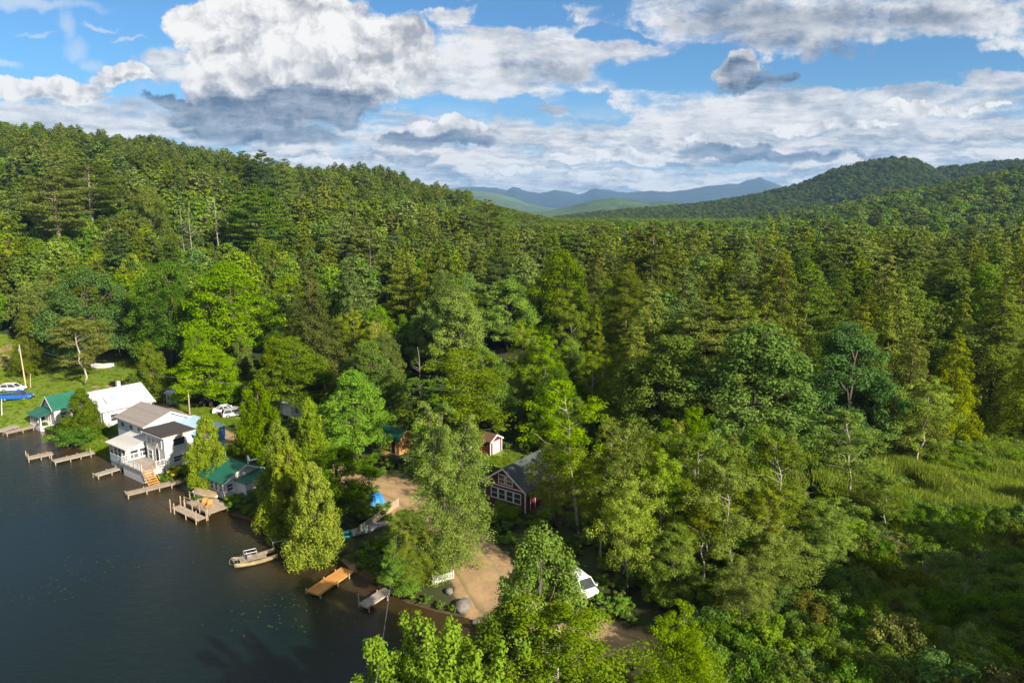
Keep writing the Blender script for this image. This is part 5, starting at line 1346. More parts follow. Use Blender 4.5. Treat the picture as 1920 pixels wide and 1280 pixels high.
# ------------------------------------------------------------------ planting
NAMES = dict(tallpine='pine_tree', maple='maple_tree', oak='broadleaf_tree', birch='birch_tree', thicket='birch_clump', hemlock='hemlock_tree', spruce='spruce_tree', pine='pine_tree', cedar='cedar_tree', larch='larch_tree', leaders='young_maple_tree', shrub='shrub', bare='bare_shrub', snag='dead_tree')
CATS = dict(shrub='shrub', bare='shrub', snag='dead tree')
PLACED = []          # (kind, x, y, H, W, py_top, ...) of every single tree, for labels
def plant(kind, x, y, h, w, seed=0, rz=None, label=None, group=None, tint=None, z=None, lod='near', lean=0.0):
    tm, cm, H, RR = tree_meshes(kind, seed % KINDS[kind][6], lod)
    z = land1(x, y) if z is None else z
    root = empty(NAMES[kind], (x, y, z - 0.05), random.random() * 6.28 if rz is None else rz, label, CATS.get(kind, 'tree'), group)
    root.scale = (w / (2 * RR), w / (2 * RR), h / H)
    if lean: root.rotation_euler[0] = lean
    link('trunk', tm, root)
    if cm:
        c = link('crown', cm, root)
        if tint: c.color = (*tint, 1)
    PLACED.append(dict(o=root, kind=kind, x=x, y=y, z=z, h=h, w=w))
    return root
def sight(kind, px, top, bottom, width, label, seed=0, tint=None, depth=None, group=None, **kw):
    """a tree sighted in the photograph: crown centre, top, foot and width as seen; its place is where the foot's direction meets the land"""
    if depth is None: x, y, z = gp(px, bottom)
    else:
        y = depth; x = at_depth(px, bottom, y)[0]; z = land1(x, y)
    d = y * CP + (H_CAM - z - 5) * SP
    if y < 66 and kind not in ('leaders', 'snag', 'shrub', 'bare'): kw['lod'] = 'close'
    zt = at_depth(px, top, y)[2]
    return plant(kind, x, y, max(zt - z, 1.2), width / FPX * d, seed, None, label, group, tint, z, **kw)

# screen places that must stay open to view: (x0, y0, x1, y1, depth beyond which trees may stand)
KEEP = [(60,715,255,840,128),(0,700,75,790,150),(200,752,372,905,120),(372,855,482,950,96),(690,800,775,885,106),(890,815,985,870,108),(880,870,1010,975,88),(850,1000,975,1135,72),
        (290,725,330,765,135),(395,742,475,790,130),(1040,1060,1120,1115,66),(710,905,790,960,92),(0,645,260,730,170),(520,740,585,790,130),(200,730,300,770,140),(760,650,800,720,150),(812,1076,852,1100,64),(500,955,540,985,70),(602,708,620,765,112)]
# places the low sun reaches: (x, y, height there, length of the open sun path)
SUNNY = [(*G(932, 842, 1.5), 2.2, 40), (*G(945, 860, 1.5), 1.4, 30), (*G(915, 1060, 1.5), 1.5, 22), (*G(340, 850, 2), 4, 30), (*G(755, 835, 2), 2.5, 26), (*G(100, 700, 2), 2, 30), (*G(215, 760, 2), 5, 30),
         (*G(1740, 930, 1), 1, 26), (*G(1830, 900, 1), 1, 26), (*G(1870, 810, 1), 1, 30), (*G(1790, 880, 1), 1, 26), (*G(1900, 880, 1), 1, 22), (*G(430, 900, 2), 3, 18)]
def shades(x, y, z, h, w):
    hx, hy = sd.x / math.hypot(sd.x, sd.y), sd.y / math.hypot(sd.x, sd.y)
    for ax, ay, az, L in SUNNY:
        s = (x - ax) * hx + (y - ay) * hy; o = abs(-(x - ax) * hy + (y - ay) * hx)
        if 0 < s < L and o < w * 0.5 + 1.2 and z + h > az + s * math.tan(SUN_EL) - 0.5: return True
    return False
SALIENT = []
def keep_clear(px, top, bot, hw, y):
    for x0, y0, x1, y1, d in KEEP:
        if y < d and px + hw > x0 and px - hw < x1 and bot > y0 and top < y1: return True
    return False

G_ = dict(light=(1.12, 1.10, 1.1), dark=(0.72, 0.78, 0.85), yellow=(0.98, 1.06, 0.88), silver=(1.6, 1.35, 2.0), blue=(0.9, 1.05, 1.35), olive=(1.0, 0.95, 0.85), fresh=(1.04, 1.10, 1.0))
def plant_sighted():
    S = sight
    # by the houses and along the shore
    S('cedar', 160, 728, 818, 72, 'yellowish cedar standing in front of the big white-roofed house', 0, G_['yellow'])
    S('birch', 158, 592, 722, 92, 'thin half-bare tree with pale forked limbs behind the white-roofed house', 0, G_['olive'])
    S('cedar', 287, 640, 752, 72, 'bright rounded cedar between the rear lawn and the small white shed', 1, G_['yellow'])
    S('hemlock', 60, 575, 705, 74, 'light green conical tree behind the utility pole by the blue pickup', 1, G_['fresh'])
    S('maple', 395, 648, 765, 135, 'broad maple behind the utility pole next to the white shed', 0, G_['fresh'])
    S('cedar', 394, 778, 908, 76, 'dense egg-shaped cedar between the blue house and the green-roofed boathouse', 0, G_['yellow'])
    S('cedar', 490, 712, 880, 100, 'tallest pointed cedar rising behind the green-roofed boathouse', 1, G_['yellow'])
    S('cedar', 588, 745, 925, 78, 'slender pointed cedar right of the tall one behind the boathouse', 0, G_['yellow'])
    S('cedar', 530, 785, 948, 84, 'bushy cedar overhanging the shaded side of the green-roofed boathouse', 1, G_['yellow'])
    S('cedar', 548, 832, 1000, 100, 'full cedar on the bank behind the moored pedal boat', 1, G_['fresh'])
    S('cedar', 594, 865, 1050, 100, 'broad low cedar reaching over the water between the pedal boat and the orange dock', 0, G_['fresh'])
    S('oak', 640, 832, 975, 135, 'darker round tree above the turquoise kayaks', 0, G_['olive'])
    S('maple', 668, 690, 862, 128, 'tall yellow-green tree hiding the left of the orange shed', 2, G_['yellow'])
    S('larch', 838, 752, 1078, 170, 'tall feathery light green tree in front of the red cabin drive', 0, G_['light'])
    S('larch', 772, 975, 1098, 112, 'low feathery tree over the bank beside the small grey dock', 0, G_['light'])
    S('maple', 752, 1010, 1106, 95, 'dense bushy tree above the little white picket fence', 0, G_['fresh'])
    S('birch', 882, 655, 870, 170, 'spreading tree with forked pale trunk beside the red shed', 0, G_['dark'])
    S('birch', 1085, 715, 1000, 125, 'tall white-trunked birch close behind the red cabin', 1)
    S('thicket', 1042, 820, 985, 100, 'leafy clump against the right end of the red cabin', 0, G_['light'])
    S('birch', 1170, 780, 1075, 115, 'slender birch between the white-trunked birch and the parked van', 0)
    S('thicket', 1185, 900, 1110, 110, 'many-stemmed clump just above the parked van', 1, G_['fresh'])
    S('maple', 1405, 605, 905, 250, 'largest round maple in the middle of the woods', 0, G_['dark'])
    S('maple', 1240, 625, 870, 200, 'tall loose maple left of the largest round maple', 1, G_['dark'])
    S('birch', 1312, 895, 1100, 105, 'airy light green birch, left one of the trio at the swamp edge', 0, G_['light'])
    S('birch', 1375, 870, 1112, 125, 'tallest airy birch of the trio at the swamp edge', 1)
    S('birch', 1425, 915, 1105, 95, 'short airy birch, right one of the trio at the swamp edge', 0, G_['light'])
    S('birch', 1225, 850, 1090, 95, 'thin birch with visible pale stem above the parked van', 0)
    S('birch', 1255, 760, 1030, 100, 'thin tall birch rising from the middle of the near thicket', 1)
    S('birch', 1130, 850, 1060, 85, 'thin birch just right of the white-trunked one', 0, G_['light'])
    S('birch', 1475, 820, 1075, 150, 'slim birch standing at the left edge of the dark swamp', 1, G_['light'])
    S('birch', 1290, 810, 1060, 130, 'narrow birch in the thicket left of the birch trio', 0)
    S('oak', 1575, 605, 870, 190, 'very dark glossy green tree right of the largest round maple', 1, G_['blue'])
    S('hemlock', 1690, 590, 860, 170, 'tall hemlock lit yellow-green above the marsh', 0, G_['yellow'])
    S('hemlock', 1850, 525, 800, 190, 'big bright conifer above the green meadow by the marsh', 1, G_['yellow'])
    S('birch', 1600, 780, 960, 130, 'yellowish birch beside the marsh grass', 1, G_['yellow'])
    S('oak', 325, 485, 690, 130, 'bluish green round tree on the lower slope behind the small white shed', 0, G_['blue'])
    S('maple', 440, 490, 700, 165, 'wide light green maple beside the bluish round tree', 2, G_['fresh'])
    S('oak', 178, 500, 690, 165, 'broad dark tree with layered boughs behind the rear lawn', 1, G_['dark'])
    S('hemlock', 590, 490, 720, 150, 'dark hemlock in the hollow above the cedars', 1, G_['dark'])
    S('oak', 285, 345, 470, 78, 'silvery pale tree halfway up the left hill', 0, G_['silver'], depth=300)
    S('tallpine', 112, 318, 470, 120, 'tall open pine with long bare trunk on the left hill', 0, depth=262)
    S('tallpine', 172, 300, 430, 130, 'dark flat-boughed pine behind the open one with bare trunk', 1, G_['dark'], depth=310)
    S('pine', 497, 282, 390, 66, 'pine poking above the ridge, star-shaped top', 2, G_['dark'], depth=400)
    S('pine', 462, 280, 390, 56, 'pine poking above the ridge, narrow top', 0, G_['dark'], depth=410)
    S('pine', 535, 298, 400, 60, 'rounded ridge pine beside the star-topped one', 1, depth=410)
    S('pine', 490, 345, 470, 110, 'wide layered pine below the ridge-top pines', 2, depth=300)
    S('tallpine', 918, 375, 460, 70, 'thin pine with a long bare trunk on the shoulder of the hill', 1, G_['olive'], depth=330)
    S('maple', 1050, 470, 610, 120, 'yellow-green tree lit beside the dark gap in the woods', 0, G_['yellow'], depth=175)
    S('maple', 560, 630, 780, 150, 'grey-green maple behind the cedars', 1, G_['dark'])
    S('maple', 950, 520, 660, 120, 'smooth green maple in the centre of the woods', 2, G_['fresh'])
    S('birch', 1545, 930, 1095, 100, 'slim sapling standing in the upper left of the swamp', 0, G_['fresh'])
    S('thicket', 1450, 985, 1130, 130, 'leafy clump at the left margin of the swamp, lowest of the light ones', 0, G_['fresh'])
    S('birch', 1655, 880, 1010, 90, 'sapling birch between the swamp bushes and the marsh grass', 1, G_['yellow'])
    S('thicket', 1390, 1060, 1190, 110, 'low sapling clump beside the road end of the swamp', 1)
    S('maple', 1260, 985, 1130, 120, 'bright sapling maple below the slender birch, right of the van', 0, G_['fresh'])
    # dead wood
    S('snag', 788, 650, 745, 34, 'pair-topped pale snag standing in the middle woods', 0)
    S('snag', 345, 385, 450, 30, 'bleached dead trunk right of the silvery tree', 1, depth=280)
    S('snag', 358, 378, 450, 34, 'forked bleached dead tree beside the dead trunk', 0, depth=276)
    S('snag', 408, 365, 430, 36, 'V-shaped pale dead top below the ridge', 1, depth=300)
    S('snag', 695, 438, 520, 16, 'short pale stub of a dead tree among dark hemlocks', 0, depth=215)
    # close to us, along the road
    S('leaders', 822, 1148, 1500, 400, 'young maple with upright leafy leaders at the bottom edge', 0, (0.86, 0.92, 0.85), depth=36)
    S('maple', 1012, 1000, 1330, 215, 'leafy maple hiding the road in front of the parked van', 1, G_['fresh'], depth=43)
    S('birch', 1060, 1130, 1400, 230, 'open tree with forked grey trunk over the road',  0, (0.80, 0.90, 0.95), depth=40)
    S('maple', 935, 1150, 1400, 190, 'low leafy tree between the young maple and the road', 1, G_['fresh'], depth=41)
    S('thicket', 1262, 1165, 1380, 150, 'bushy clump on the road verge below the van',  0, (0.72, 0.84, 0.95), depth=42)
    S('shrub', 1290, 1190, 1290, 150, 'bright green roadside bush near the bottom corner of the road', 0, G_['fresh'])
    S('shrub', 1130, 1245, 1330, 120, 'leafy bush in front of the forked grey trunk', 1, G_['fresh'])
    S('shrub', 945, 945, 975, 90, 'low green bush under the red cabin wall', 0, G_['fresh'])
    S('shrub', 140, 800, 838, 95, 'bright low bush on the bank below the yellowish cedar', 1, G_['fresh'])
    S('shrub', 330, 872, 892, 34, 'yellow flowering bush at the foot of the white tower', 0, (3.2, 2.0, 0.5))
    S('shrub', 430, 715, 765, 60, 'bright bush by the two parked pale cars', 1, G_['fresh'])
    S('bare', 1805, 1075, 1165, 130, 'grey bare-twigged shrub standing in the dark swamp', 0)
    S('shrub', 1560, 1060, 1130, 130, 'largest dark bush on the left of the swamp', 0)
    S('shrub', 1880, 1085, 1125, 70, 'small bright bush in the swamp, tinted as if sunlit', 1, (1.8, 1.6, 0.9))  # sunlight on this bush is put into its bright leaf tint
    S('shrub', 1740, 1235, 1330, 190, 'blue-green bush at the bottom of the swamp', 0, G_['blue'])
    S('hemlock', 1772, 610, 838, 125, 'conifer between the lit hemlock and the big bright conifer', 0, G_['fresh'])
    S('hemlock', 1915, 570, 842, 140, 'bright conifer cut by the picture edge above the meadow', 3, G_['yellow'])
    S('birch', 1722, 715, 888, 105, 'yellowish birch at the upper corner of the marsh grass', 0, G_['yellow'])
    S('birch', 1825, 600, 790, 120, 'dark slender tree left of the big bright conifer', 0, G_['dark'])
plant_sighted()

# the rest of the woods: jittered rows, denser near, kinds by patches
def kinds_at(x, y, g):
    n = len(x); t = x / np.maximum(y, 1)
    f1 = fbm(x * 0.014 + 3, y * 0.014 + 8); f2 = fbm(x * 0.02 + 40, y * 0.02); r = g.random(n)
    out = np.empty(n, object)
    con = np.clip((f1 - 0.42) * 4.5 + 0.5, 0.12, 0.9)
    con = np.where((t > 0.10) & (y > 100) & (y < 330), np.maximum(con, 0.60), con)
    con = np.where((t < -0.3) & (y < 240), con * 0.45, con)
    con = np.where((t > 0.05) & (t < 0.42) & (y < 100), con * 0.12, con)
    con = np.where((t > 0.15) & (y > 420), con * 0.25, con)
    con = np.where((t < 0.0) & (y > 240), con * 0.75, con)
    pine = np.where((t < 0.1) & (y > 230), 0.62, 0.10)
    r2 = g.random(n)
    for i in range(n):
        if r[i] < con[i]: out[i] = 'pine' if r2[i] < pine[i] else ('spruce' if r2[i] > 0.86 else 'cedar' if (r2[i] > 0.70 and y[i] < 200) else 'hemlock')
        else: out[i] = ('thicket' if r2[i] < 0.10 else 'birch' if r2[i] < 0.66 else 'maple' if r2[i] < 0.85 else 'oak') if (t[i] > 0.03 and y[i] < 100) else ('maple' if r2[i] < 0.55 else 'oak' if r2[i] < 0.8 else 'birch')
    return out
HGT = dict(maple=(14, 22), oak=(14, 21), birch=(13, 20), thicket=(8, 13), hemlock=(17, 28), spruce=(14, 24), pine=(20, 30), cedar=(9, 15))
def scatter():
    g = np.random.default_rng(21)
    rows = []
    def area(y0, y1, sp, tmax=1.02, tmin=-1.0):
        ys = np.arange(y0, y1, sp * 0.9)
        for k, y in enumerate(ys):
            xs = np.arange(tmin * y, tmax * y, sp) + (k % 2) * sp / 2
            rows.append(np.stack([xs + g.normal(size=len(xs)) * sp * 0.27, y + g.normal(size=len(xs)) * sp * 0.27], 1))
    area(40, 110, 5.4); area(110, 240, 6.9); area(240, 420, 7.4, 0.9, -0.86); area(420, 900, 8.2, 0.86, 0.0); area(420, 820, 6.4, 0.0, -0.88); area(900, 1200, 9.5, 0.9, 0.0)
    P = np.concatenate(rows); x, y = P[:, 0], P[:, 1]
    h = land(x, y); s = sdf(x, y, LAKE)
    ok = s > 3.0
    rd = seg_dist(x, y, ROAD, False); ok &= rd > np.where(y < 70, 6.0, 5.0)
    for q in LAWNS + SANDS: ok &= sdf(x, y, q) > 1.0
    for q in (MARSH, MEADOW): ok &= sdf(x, y, q) > -1.0
    SW = [G(*p, 0.8) for p in [(1370,1290),(1330,1180),(1480,1080),(1560,1000),(1560,930),(1700,880),(2100,860),(2400,1500),(1500,1500)]]
    ok &= ~inside(x, y, SW)
    for cx, cy, r_ in BUILT: ok &= np.hypot(x - cx, y - cy) > r_
    for px_, py_, r_ in ((1125, 695, 11), (1165, 660, 8), (508, 690, 7), (868, 745, 6), (1000, 760, 6), (1310, 760, 6)):      # dark openings in the woods
        cx, cy, _ = gp(px_, py_); ok &= np.hypot(x - cx, y - cy) > r_
    ok &= (y > 46) | (x > 0)
    x, y, h = x[ok], y[ok], h[ok]
    kd = kinds_at(x, y, g)
    lo = np.array([HGT[k][0] for k in kd]); hi = np.array([HGT[k][1] for k in kd])
    H = lo + (hi - lo) * g.random(len(x)) ** 0.9
    H = H * (0.72 + 0.44 * g.random(len(x))) * np.where((y > 420) & (x < 0), 0.72, 1.0) * np.where(y < 75, 0.62, np.where(y < 100, 0.78, 1.0)) * np.where((x / np.maximum(y, 1) < -0.3) & (y < 200), 0.9, 1.0)
    W = np.array([2 * KINDS[k][2] for k in kd]) * H / np.array([KINDS[k][1] for k in kd]) * (0.86 + 0.42 * g.random(len(x)))
    hillside = (x / np.maximum(y, 1) > 0.10) & (y > 450); W = W * np.where(hillside, 1.45, 1.0)
    thin = ~hillside | (g.random(len(x)) < 0.50)
    x, y, h, kd, H, W = (q[thin] for q in (x, y, h, kd, H, W))
    tt = x / np.maximum(y, 1); low = (y > 240) & (tt > -0.06) & (tt < 0.36); H = np.where(low, np.clip(np.minimum(H, 31.0 - h), 10, None), H)
    W = W * np.where((kd == 'hemlock') & (tt > 0.05), 1.18, 1.0)
    # keep sight lines to what the photograph shows open
    keep = np.ones(len(x), bool)
    for i in np.nonzero(y < 330)[0]:
        p1 = pix(x[i], y[i], h[i] + H[i]); p0 = pix(x[i], y[i], h[i]); hw = W[i] * 0.5 * FPX / y[i]
        if y[i] < 175 and (keep_clear(p1[0], p1[1], p0[1], hw * 0.9, y[i]) or shades(x[i], y[i], h[i], H[i], W[i])): keep[i] = False; continue
        for q in PLACED:
            if q['kind'] in ('shrub', 'bare'): continue
            dd = math.hypot(q['x'] - x[i], q['y'] - y[i])
            if dd < 0.34 * (q['w'] + W[i]): keep[i] = False; break
            # do not bury a sighted tree: nothing much taller right in front of it
            if y[i] < q['y'] and q['y'] < 330 and abs(p1[0] - pix(q['x'], q['y'], q['z'])[0]) < 0.35 * q['w'] * FPX / q['y'] + hw * 0.6 and p1[1] < pix(q['x'], q['y'], q['z'] + q['h'] * 0.45)[1]: keep[i] = False; break
    return x[keep], y[keep], h[keep], kd[keep], H[keep], W[keep]
# ------------------------------------------------------------------ woods: the nearest trees one by one, the far mass as one forest
def joined_mesh(kind, seed, lod):
    tm, cm, H, RR = tree_meshes(kind, seed, lod)
    nv = len(tm.vertices); v = np.empty(nv * 3, np.float32); tm.vertices.foreach_get('co', v)
    lv = np.empty(len(tm.loops), np.int32); tm.loops.foreach_get('vertex_index', lv)
    ls = np.empty(len(tm.polygons), np.int32); tm.polygons.foreach_get('loop_start', ls)
    v2 = np.empty(len(cm.vertices) * 3, np.float32); cm.vertices.foreach_get('co', v2)
    n2 = len(cm.polygons); lv2 = np.arange(n2 * 4, dtype=np.int32) + nv; ls2 = np.arange(0, n2 * 4, 4, dtype=np.int32) + len(lv)
    t2 = np.empty(len(cm.vertices), np.float32); cm.attributes['tint'].data.foreach_get('value', t2)
    me = bpy.data.meshes.new(f'{kind}_whole')
    V = np.concatenate([v, v2]); me.vertices.add(len(V) // 3); me.vertices.foreach_set('co', V)
    LV = np.concatenate([lv, lv2]); me.loops.add(len(LV)); me.loops.foreach_set('vertex_index', LV)
    LS = np.concatenate([ls, ls2]); me.polygons.add(len(LS)); me.polygons.foreach_set('loop_start', LS)
    me.materials.append(tm.materials[0]); me.materials.append(cm.materials[0])
    me.polygons.foreach_set('material_index', np.concatenate([np.zeros(len(ls), np.int32), np.ones(n2, np.int32)]))
    me.update(calc_edges=True); point_attr(me, 'tint', np.concatenate([np.zeros(nv, np.float32), t2]))
    return me
def scatter_object(name, pts, rot, scl, idx, protos):
    """one object whose geometry nodes set out copies of the given meshes at the given points"""
    me = bpy.data.meshes.new(name); pts = np.asarray(pts, np.float32)
    me.vertices.add(len(pts)); me.vertices.foreach_set('co', np.ascontiguousarray(pts).ravel())
    point_attr(me, 'rot', np.stack([0 * rot, 0 * rot, rot], 1), 'FLOAT_VECTOR'); point_attr(me, 'scl', scl, 'FLOAT_VECTOR'); point_attr(me, 'idx', idx, 'INT')
    o = link(name, me)
    ng = bpy.data.node_groups.new(name, 'GeometryNodeTree')
    ng.interface.new_socket('Geometry', in_out='INPUT', socket_type='NodeSocketGeometry'); ng.interface.new_socket('Geometry', in_out='OUTPUT', socket_type='NodeSocketGeometry')
    gi = ng.nodes.new('NodeGroupInput'); go = ng.nodes.new('NodeGroupOutput')
    def attr(nm, ty):
        n = ng.nodes.new('GeometryNodeInputNamedAttribute'); n.data_type = ty; n.inputs['Name'].default_value = nm; return n.outputs['Attribute']
    js = ng.nodes.new('GeometryNodeJoinGeometry')
    ia = attr('idx', 'INT'); ra = attr('rot', 'FLOAT_VECTOR'); sa = attr('scl', 'FLOAT_VECTOR')
    for k, p in enumerate(protos):
        po = bpy.data.objects.new('pattern_' + p.name, p)          # never linked: only its mesh is set out
        oi = ng.nodes.new('GeometryNodeObjectInfo'); oi.inputs['Object'].default_value = po; oi.inputs['As Instance'].default_value = True
        cmp_ = ng.nodes.new('FunctionNodeCompare'); cmp_.data_type = 'INT'; cmp_.operation = 'EQUAL'
        ng.links.new(ia, cmp_.inputs['A'] if False else [s for s in cmp_.inputs if s.name == 'A' and s.type == 'INT'][0])
        [s for s in cmp_.inputs if s.name == 'B' and s.type == 'INT'][0].default_value = k
        ip = ng.nodes.new('GeometryNodeInstanceOnPoints')
        ng.links.new(gi.outputs[0], ip.inputs['Points']); ng.links.new(oi.outputs['Geometry'], ip.inputs['Instance']); ng.links.new(cmp_.outputs[0], ip.inputs['Selection'])
        ng.links.new(ra, ip.inputs['Rotation']); ng.links.new(sa, ip.inputs['Scale']); ng.links.new(ip.outputs[0], js.inputs[0])
    ng.links.new(js.outputs[0], go.inputs[0])
    md = o.modifiers.new('scatter', 'NODES'); md.node_group = ng
    return tag(o, kind='stuff')
def recoat(me, lf): me.materials[1] = LEAF[lf]; return me
def recoat0(me, lf): me = me.copy(); me.materials[0] = LEAF[lf]; return me
N_SINGLE = 250
def plant_woods():
    x, y, h, kd, H, W = scatter()
    g = np.random.default_rng(5)
    p = [pix(x[i], y[i], h[i] + H[i] * 0.8) for i in range(len(x))]
    px = np.array([q[0] for q in p]); py = np.array([q[1] for q in p])
    size = H * W / y ** 2 * ((px > 0) & (px < 1920) & (py < 1240) & (y > 48))
    # a tree largely behind nearer crowns shows little: judge by how far its top clears them
    order = np.argsort(y); col_top = {}
    show = np.zeros(len(x))
    for i in order:
        if size[i] <= 0 or y[i] > 300: continue
        hw = max(1, int(W[i] * 0.4 * FPX / y[i] / 8)); c0 = int(px[i] / 8)
        top = pix(x[i], y[i], h[i] + H[i])[1]
        vis = 0
        for c in range(c0 - hw, c0 + hw + 1):
            prev = col_top.get(c, 1240); vis += max(0, prev - top); col_top[c] = min(prev, top + 6)
        show[i] = vis * 8 * 1.0
    single = np.zeros(len(x), bool); single[np.argsort(-show)[:N_SINGLE]] = True; single &= show > 0
    for i in np.nonzero(single)[0]:
        plant(kd[i], float(x[i]), float(y[i]), float(H[i]), float(W[i]), int(g.integers(0, 9)), z=float(h[i]), lod='near' if y[i] < 190 else 'mid')
    keys = []; KEYI = {}; patch = np.clip((fbm(x * 0.016 + 5, y * 0.016 + 60) - 0.47) * 3.2 + 0.5 + g.normal(size=len(x)) * 0.28, 0, 0.999)
    idx = np.full(len(x), -1)
    for i in np.nonzero(~single)[0]:
        lod = 'near' if y[i] < 85 else 'mid' if y[i] < 300 else 'far'
        ns = KINDS[kd[i]][6]; k = (kd[i], int(np.clip(patch[i] * ns, 0, ns - 1)), lod)
        if k not in KEYI: KEYI[k] = len(keys); keys.append(k)
        idx[i] = KEYI[k]
    m = ~single
    sx = W / (2 * np.array([KINDS[k][2] for k in kd])); sz = H / np.array([KINDS[k][1] for k in kd])
    o = scatter_object('forest', np.stack([x, y, h - 0.05], 1)[m], g.random(m.sum()) * 6.28, np.stack([sx, sx, sz], 1)[m], idx[m], [joined_mesh(*k) for k in keys])
    print('woods', len(x), 'single', single.sum())
plant_woods()
def plant_grove():
    # the woods go on past the right of the picture; their long shade lies over the swamp
    g = np.random.default_rng(77); q = np.column_stack([40 + 75 * g.random(260), -12 + 64 * g.random(260)])
    q = q[q[:, 0] > 0.86 * q[:, 1] + 10]
    n = len(q); s = 0.8 + 0.4 * g.random(n)
    scatter_object('roadside_woods', np.column_stack([q, land(q[:, 0], q[:, 1])]), g.random(n) * 6.28, np.stack([s, s, s], 1), g.integers(0, 3, n), [joined_mesh('maple', 0, 'mid'), joined_mesh('hemlock', 0, 'mid'), joined_mesh('oak', 1, 'mid')])
plant_grove()
def plant_dark_hill():
    g = np.random.default_rng(11); T, Zc = DARKH
    y = 1900; n = 15000
    tt = T[0] + (T[-1] - T[0]) * g.random(n); yy = y - 850 + (850 + 60) * np.sqrt(g.random(n))
    o = bpy.data.objects['dark_hill']; me = o.data
    from mathutils.bvhtree import BVHTree
    bv = BVHTree.FromPolygons([v.co for v in me.vertices], [tuple(p.vertices) for p in me.polygons])
    pts = []
    for t, q in zip(tt, yy):
        x = t * y + (t * q - t * y) * 0.55
        hit = bv.ray_cast(Vector((x, q, 2000)), Vector((0, 0, -1)))[0]
        if hit and hit.z > land1(x, q) - 3 if False else hit: pts.append(hit)
    pts = np.array(pts); n = len(pts); r = g.random(n); idx = np.where(r < 0.55, 0, np.where(r < 0.8, 1, 2)); s = 0.75 + 0.5 * g.random(n)
    scatter_object('far_woods', pts - [0, 0, 1], g.random(n) * 6.28, np.stack([s * 1.5, s * 1.5, s * 0.9], 1), idx, [recoat(joined_mesh('oak', 0, 'far'), 'deep'), recoat(joined_mesh('hemlock', 0, 'far'), 'cloudshade'), recoat(joined_mesh('maple', 1, 'far'), 'cloudshade')])  # darker leaf coats stand in for a cloud's shadow over the hill
plant_dark_hill()
def plant_swamp():
    g = np.random.default_rng(31)
    SW = [G(*p, 0.8) for p in [(1290,1300),(1330,1190),(1470,1085),(1560,1000),(1620,960),(1760,985),(1990,1010),(2200,1500),(1400,1500)]]
    P = np.array(SW); lo, hi = P.min(0), P.max(0)
    q = lo + (hi - lo) * g.random((2600, 2)); q = q[inside(q[:, 0], q[:, 1], SW)]
    q = q[[all(math.hypot(a - p['x'], b - p['y']) > 1.6 for p in PLACED) for a, b in q]]
    # tall marsh grass
    cr = Crown(); m_ = 60; c = np.column_stack([g.normal(size=(m_, 2)) * 0.45, np.full(m_, 0.75)]); nr = np.column_stack([g.normal(size=(m_, 2)), np.zeros(m_)])
    cr.add(cards(c, nr, 1.6 + 0.9 * g.random(m_), 0.055, g, np.column_stack([g.normal(size=(m_, 2)) * 0.15, np.ones(m_)])), g.random(m_))
    tuft = cr.mesh('marsh_grass_tuft', LEAF['reed'])
    z = land(q[:, 0], q[:, 1]); n = len(q); s = 0.5 + 0.95 * g.random(n) ** 1.8
    scatter_object('swamp_undergrowth', np.column_stack([q, z]), g.random(n) * 6.28, np.stack([s, s, s * (0.7 + 0.6 * g.random(n))], 1), g.choice([0, 1, 2, 4, 5, 6], n, p=[0.42, 0.315, 0.015, 0.06, 0.015, 0.175]), [joined_mesh('shrub', 0, 'near'), joined_mesh('shrub', 1, 'near'), joined_mesh('bare', 0, 'near'), joined_mesh('bare', 0, 'near'), recoat(joined_mesh('shrub', 1, 'near'), 'olive'), recoat(joined_mesh('shrub', 0, 'near'), 'straw'), tuft])
    P = np.array(MARSH); lo, hi = P.min(0), P.max(0)
    q = lo + (hi - lo) * g.random((16000, 2)); q = q[sdf(q[:, 0], q[:, 1], MARSH) + (fbm(q[:, 0] * .2, q[:, 1] * .2) - .47) * 8 < 1]
    z = land(q[:, 0], q[:, 1]); n = len(q); s = (0.35 + 1.2 * fbm(q[:, 0] * .35, q[:, 1] * .35) ** 1.2) * (0.7 + 0.7 * g.random(n))
    scatter_object('marsh_grass', np.column_stack([q, z]), g.random(n) * 6.28, np.stack([s, s, s], 1), np.zeros(n, int), [tuft])
    # low herbs and saplings on the lit meadow, the banks and between the trees
    def carpet(name, n, ok, smin, smax, tintmesh):
        A = np.column_stack([-110 + 230 * g.random(n), 40 + 120 * g.random(n)])
        A = A[ok(A[:, 0], A[:, 1])]; A = A[sdf(A[:, 0], A[:, 1], LAKE) > 0.5]
        A = A[seg_dist(A[:, 0], A[:, 1], ROAD, False) > 3.0]
        for qq in LAWNS + SANDS: A = A[sdf(A[:, 0], A[:, 1], qq) > 0.6]
        for cx, cy, r_ in BUILT: A = A[np.hypot(A[:, 0] - cx, A[:, 1] - cy) > r_ * 0.9]
        z = land(A[:, 0], A[:, 1]); k = len(A); s = smin + (smax - smin) * g.random(k)
        scatter_object(name, np.column_stack([A, z]), g.random(k) * 6.28, np.stack([s, s, s * 0.8], 1), g.integers(0, 2, k), tintmesh)
    carpet('undergrowth', 9000, lambda a, b: np.abs(a) < b * 0.85, 0.25, 0.75, [joined_mesh('shrub', 0, 'mid'), joined_mesh('shrub', 1, 'mid')])
    carpet('bank_growth', 60000, lambda a, b: (np.abs(a) < b * 0.85) & (sdf(a, b, LAKE) < 4.5), 0.16, 0.36, [joined_mesh('shrub', 0, 'mid'), joined_mesh('shrub', 1, 'mid')])
    gl = []
    for qq in LAWNS:
        P = np.array(qq); lo, hi = P.min(0), P.max(0); m_ = int(min(9000, 9 * np.prod(hi - lo))); q = lo + (hi - lo) * g.random((m_, 2)); q = q[sdf(q[:, 0], q[:, 1], qq) < -0.3]; gl.append(q)
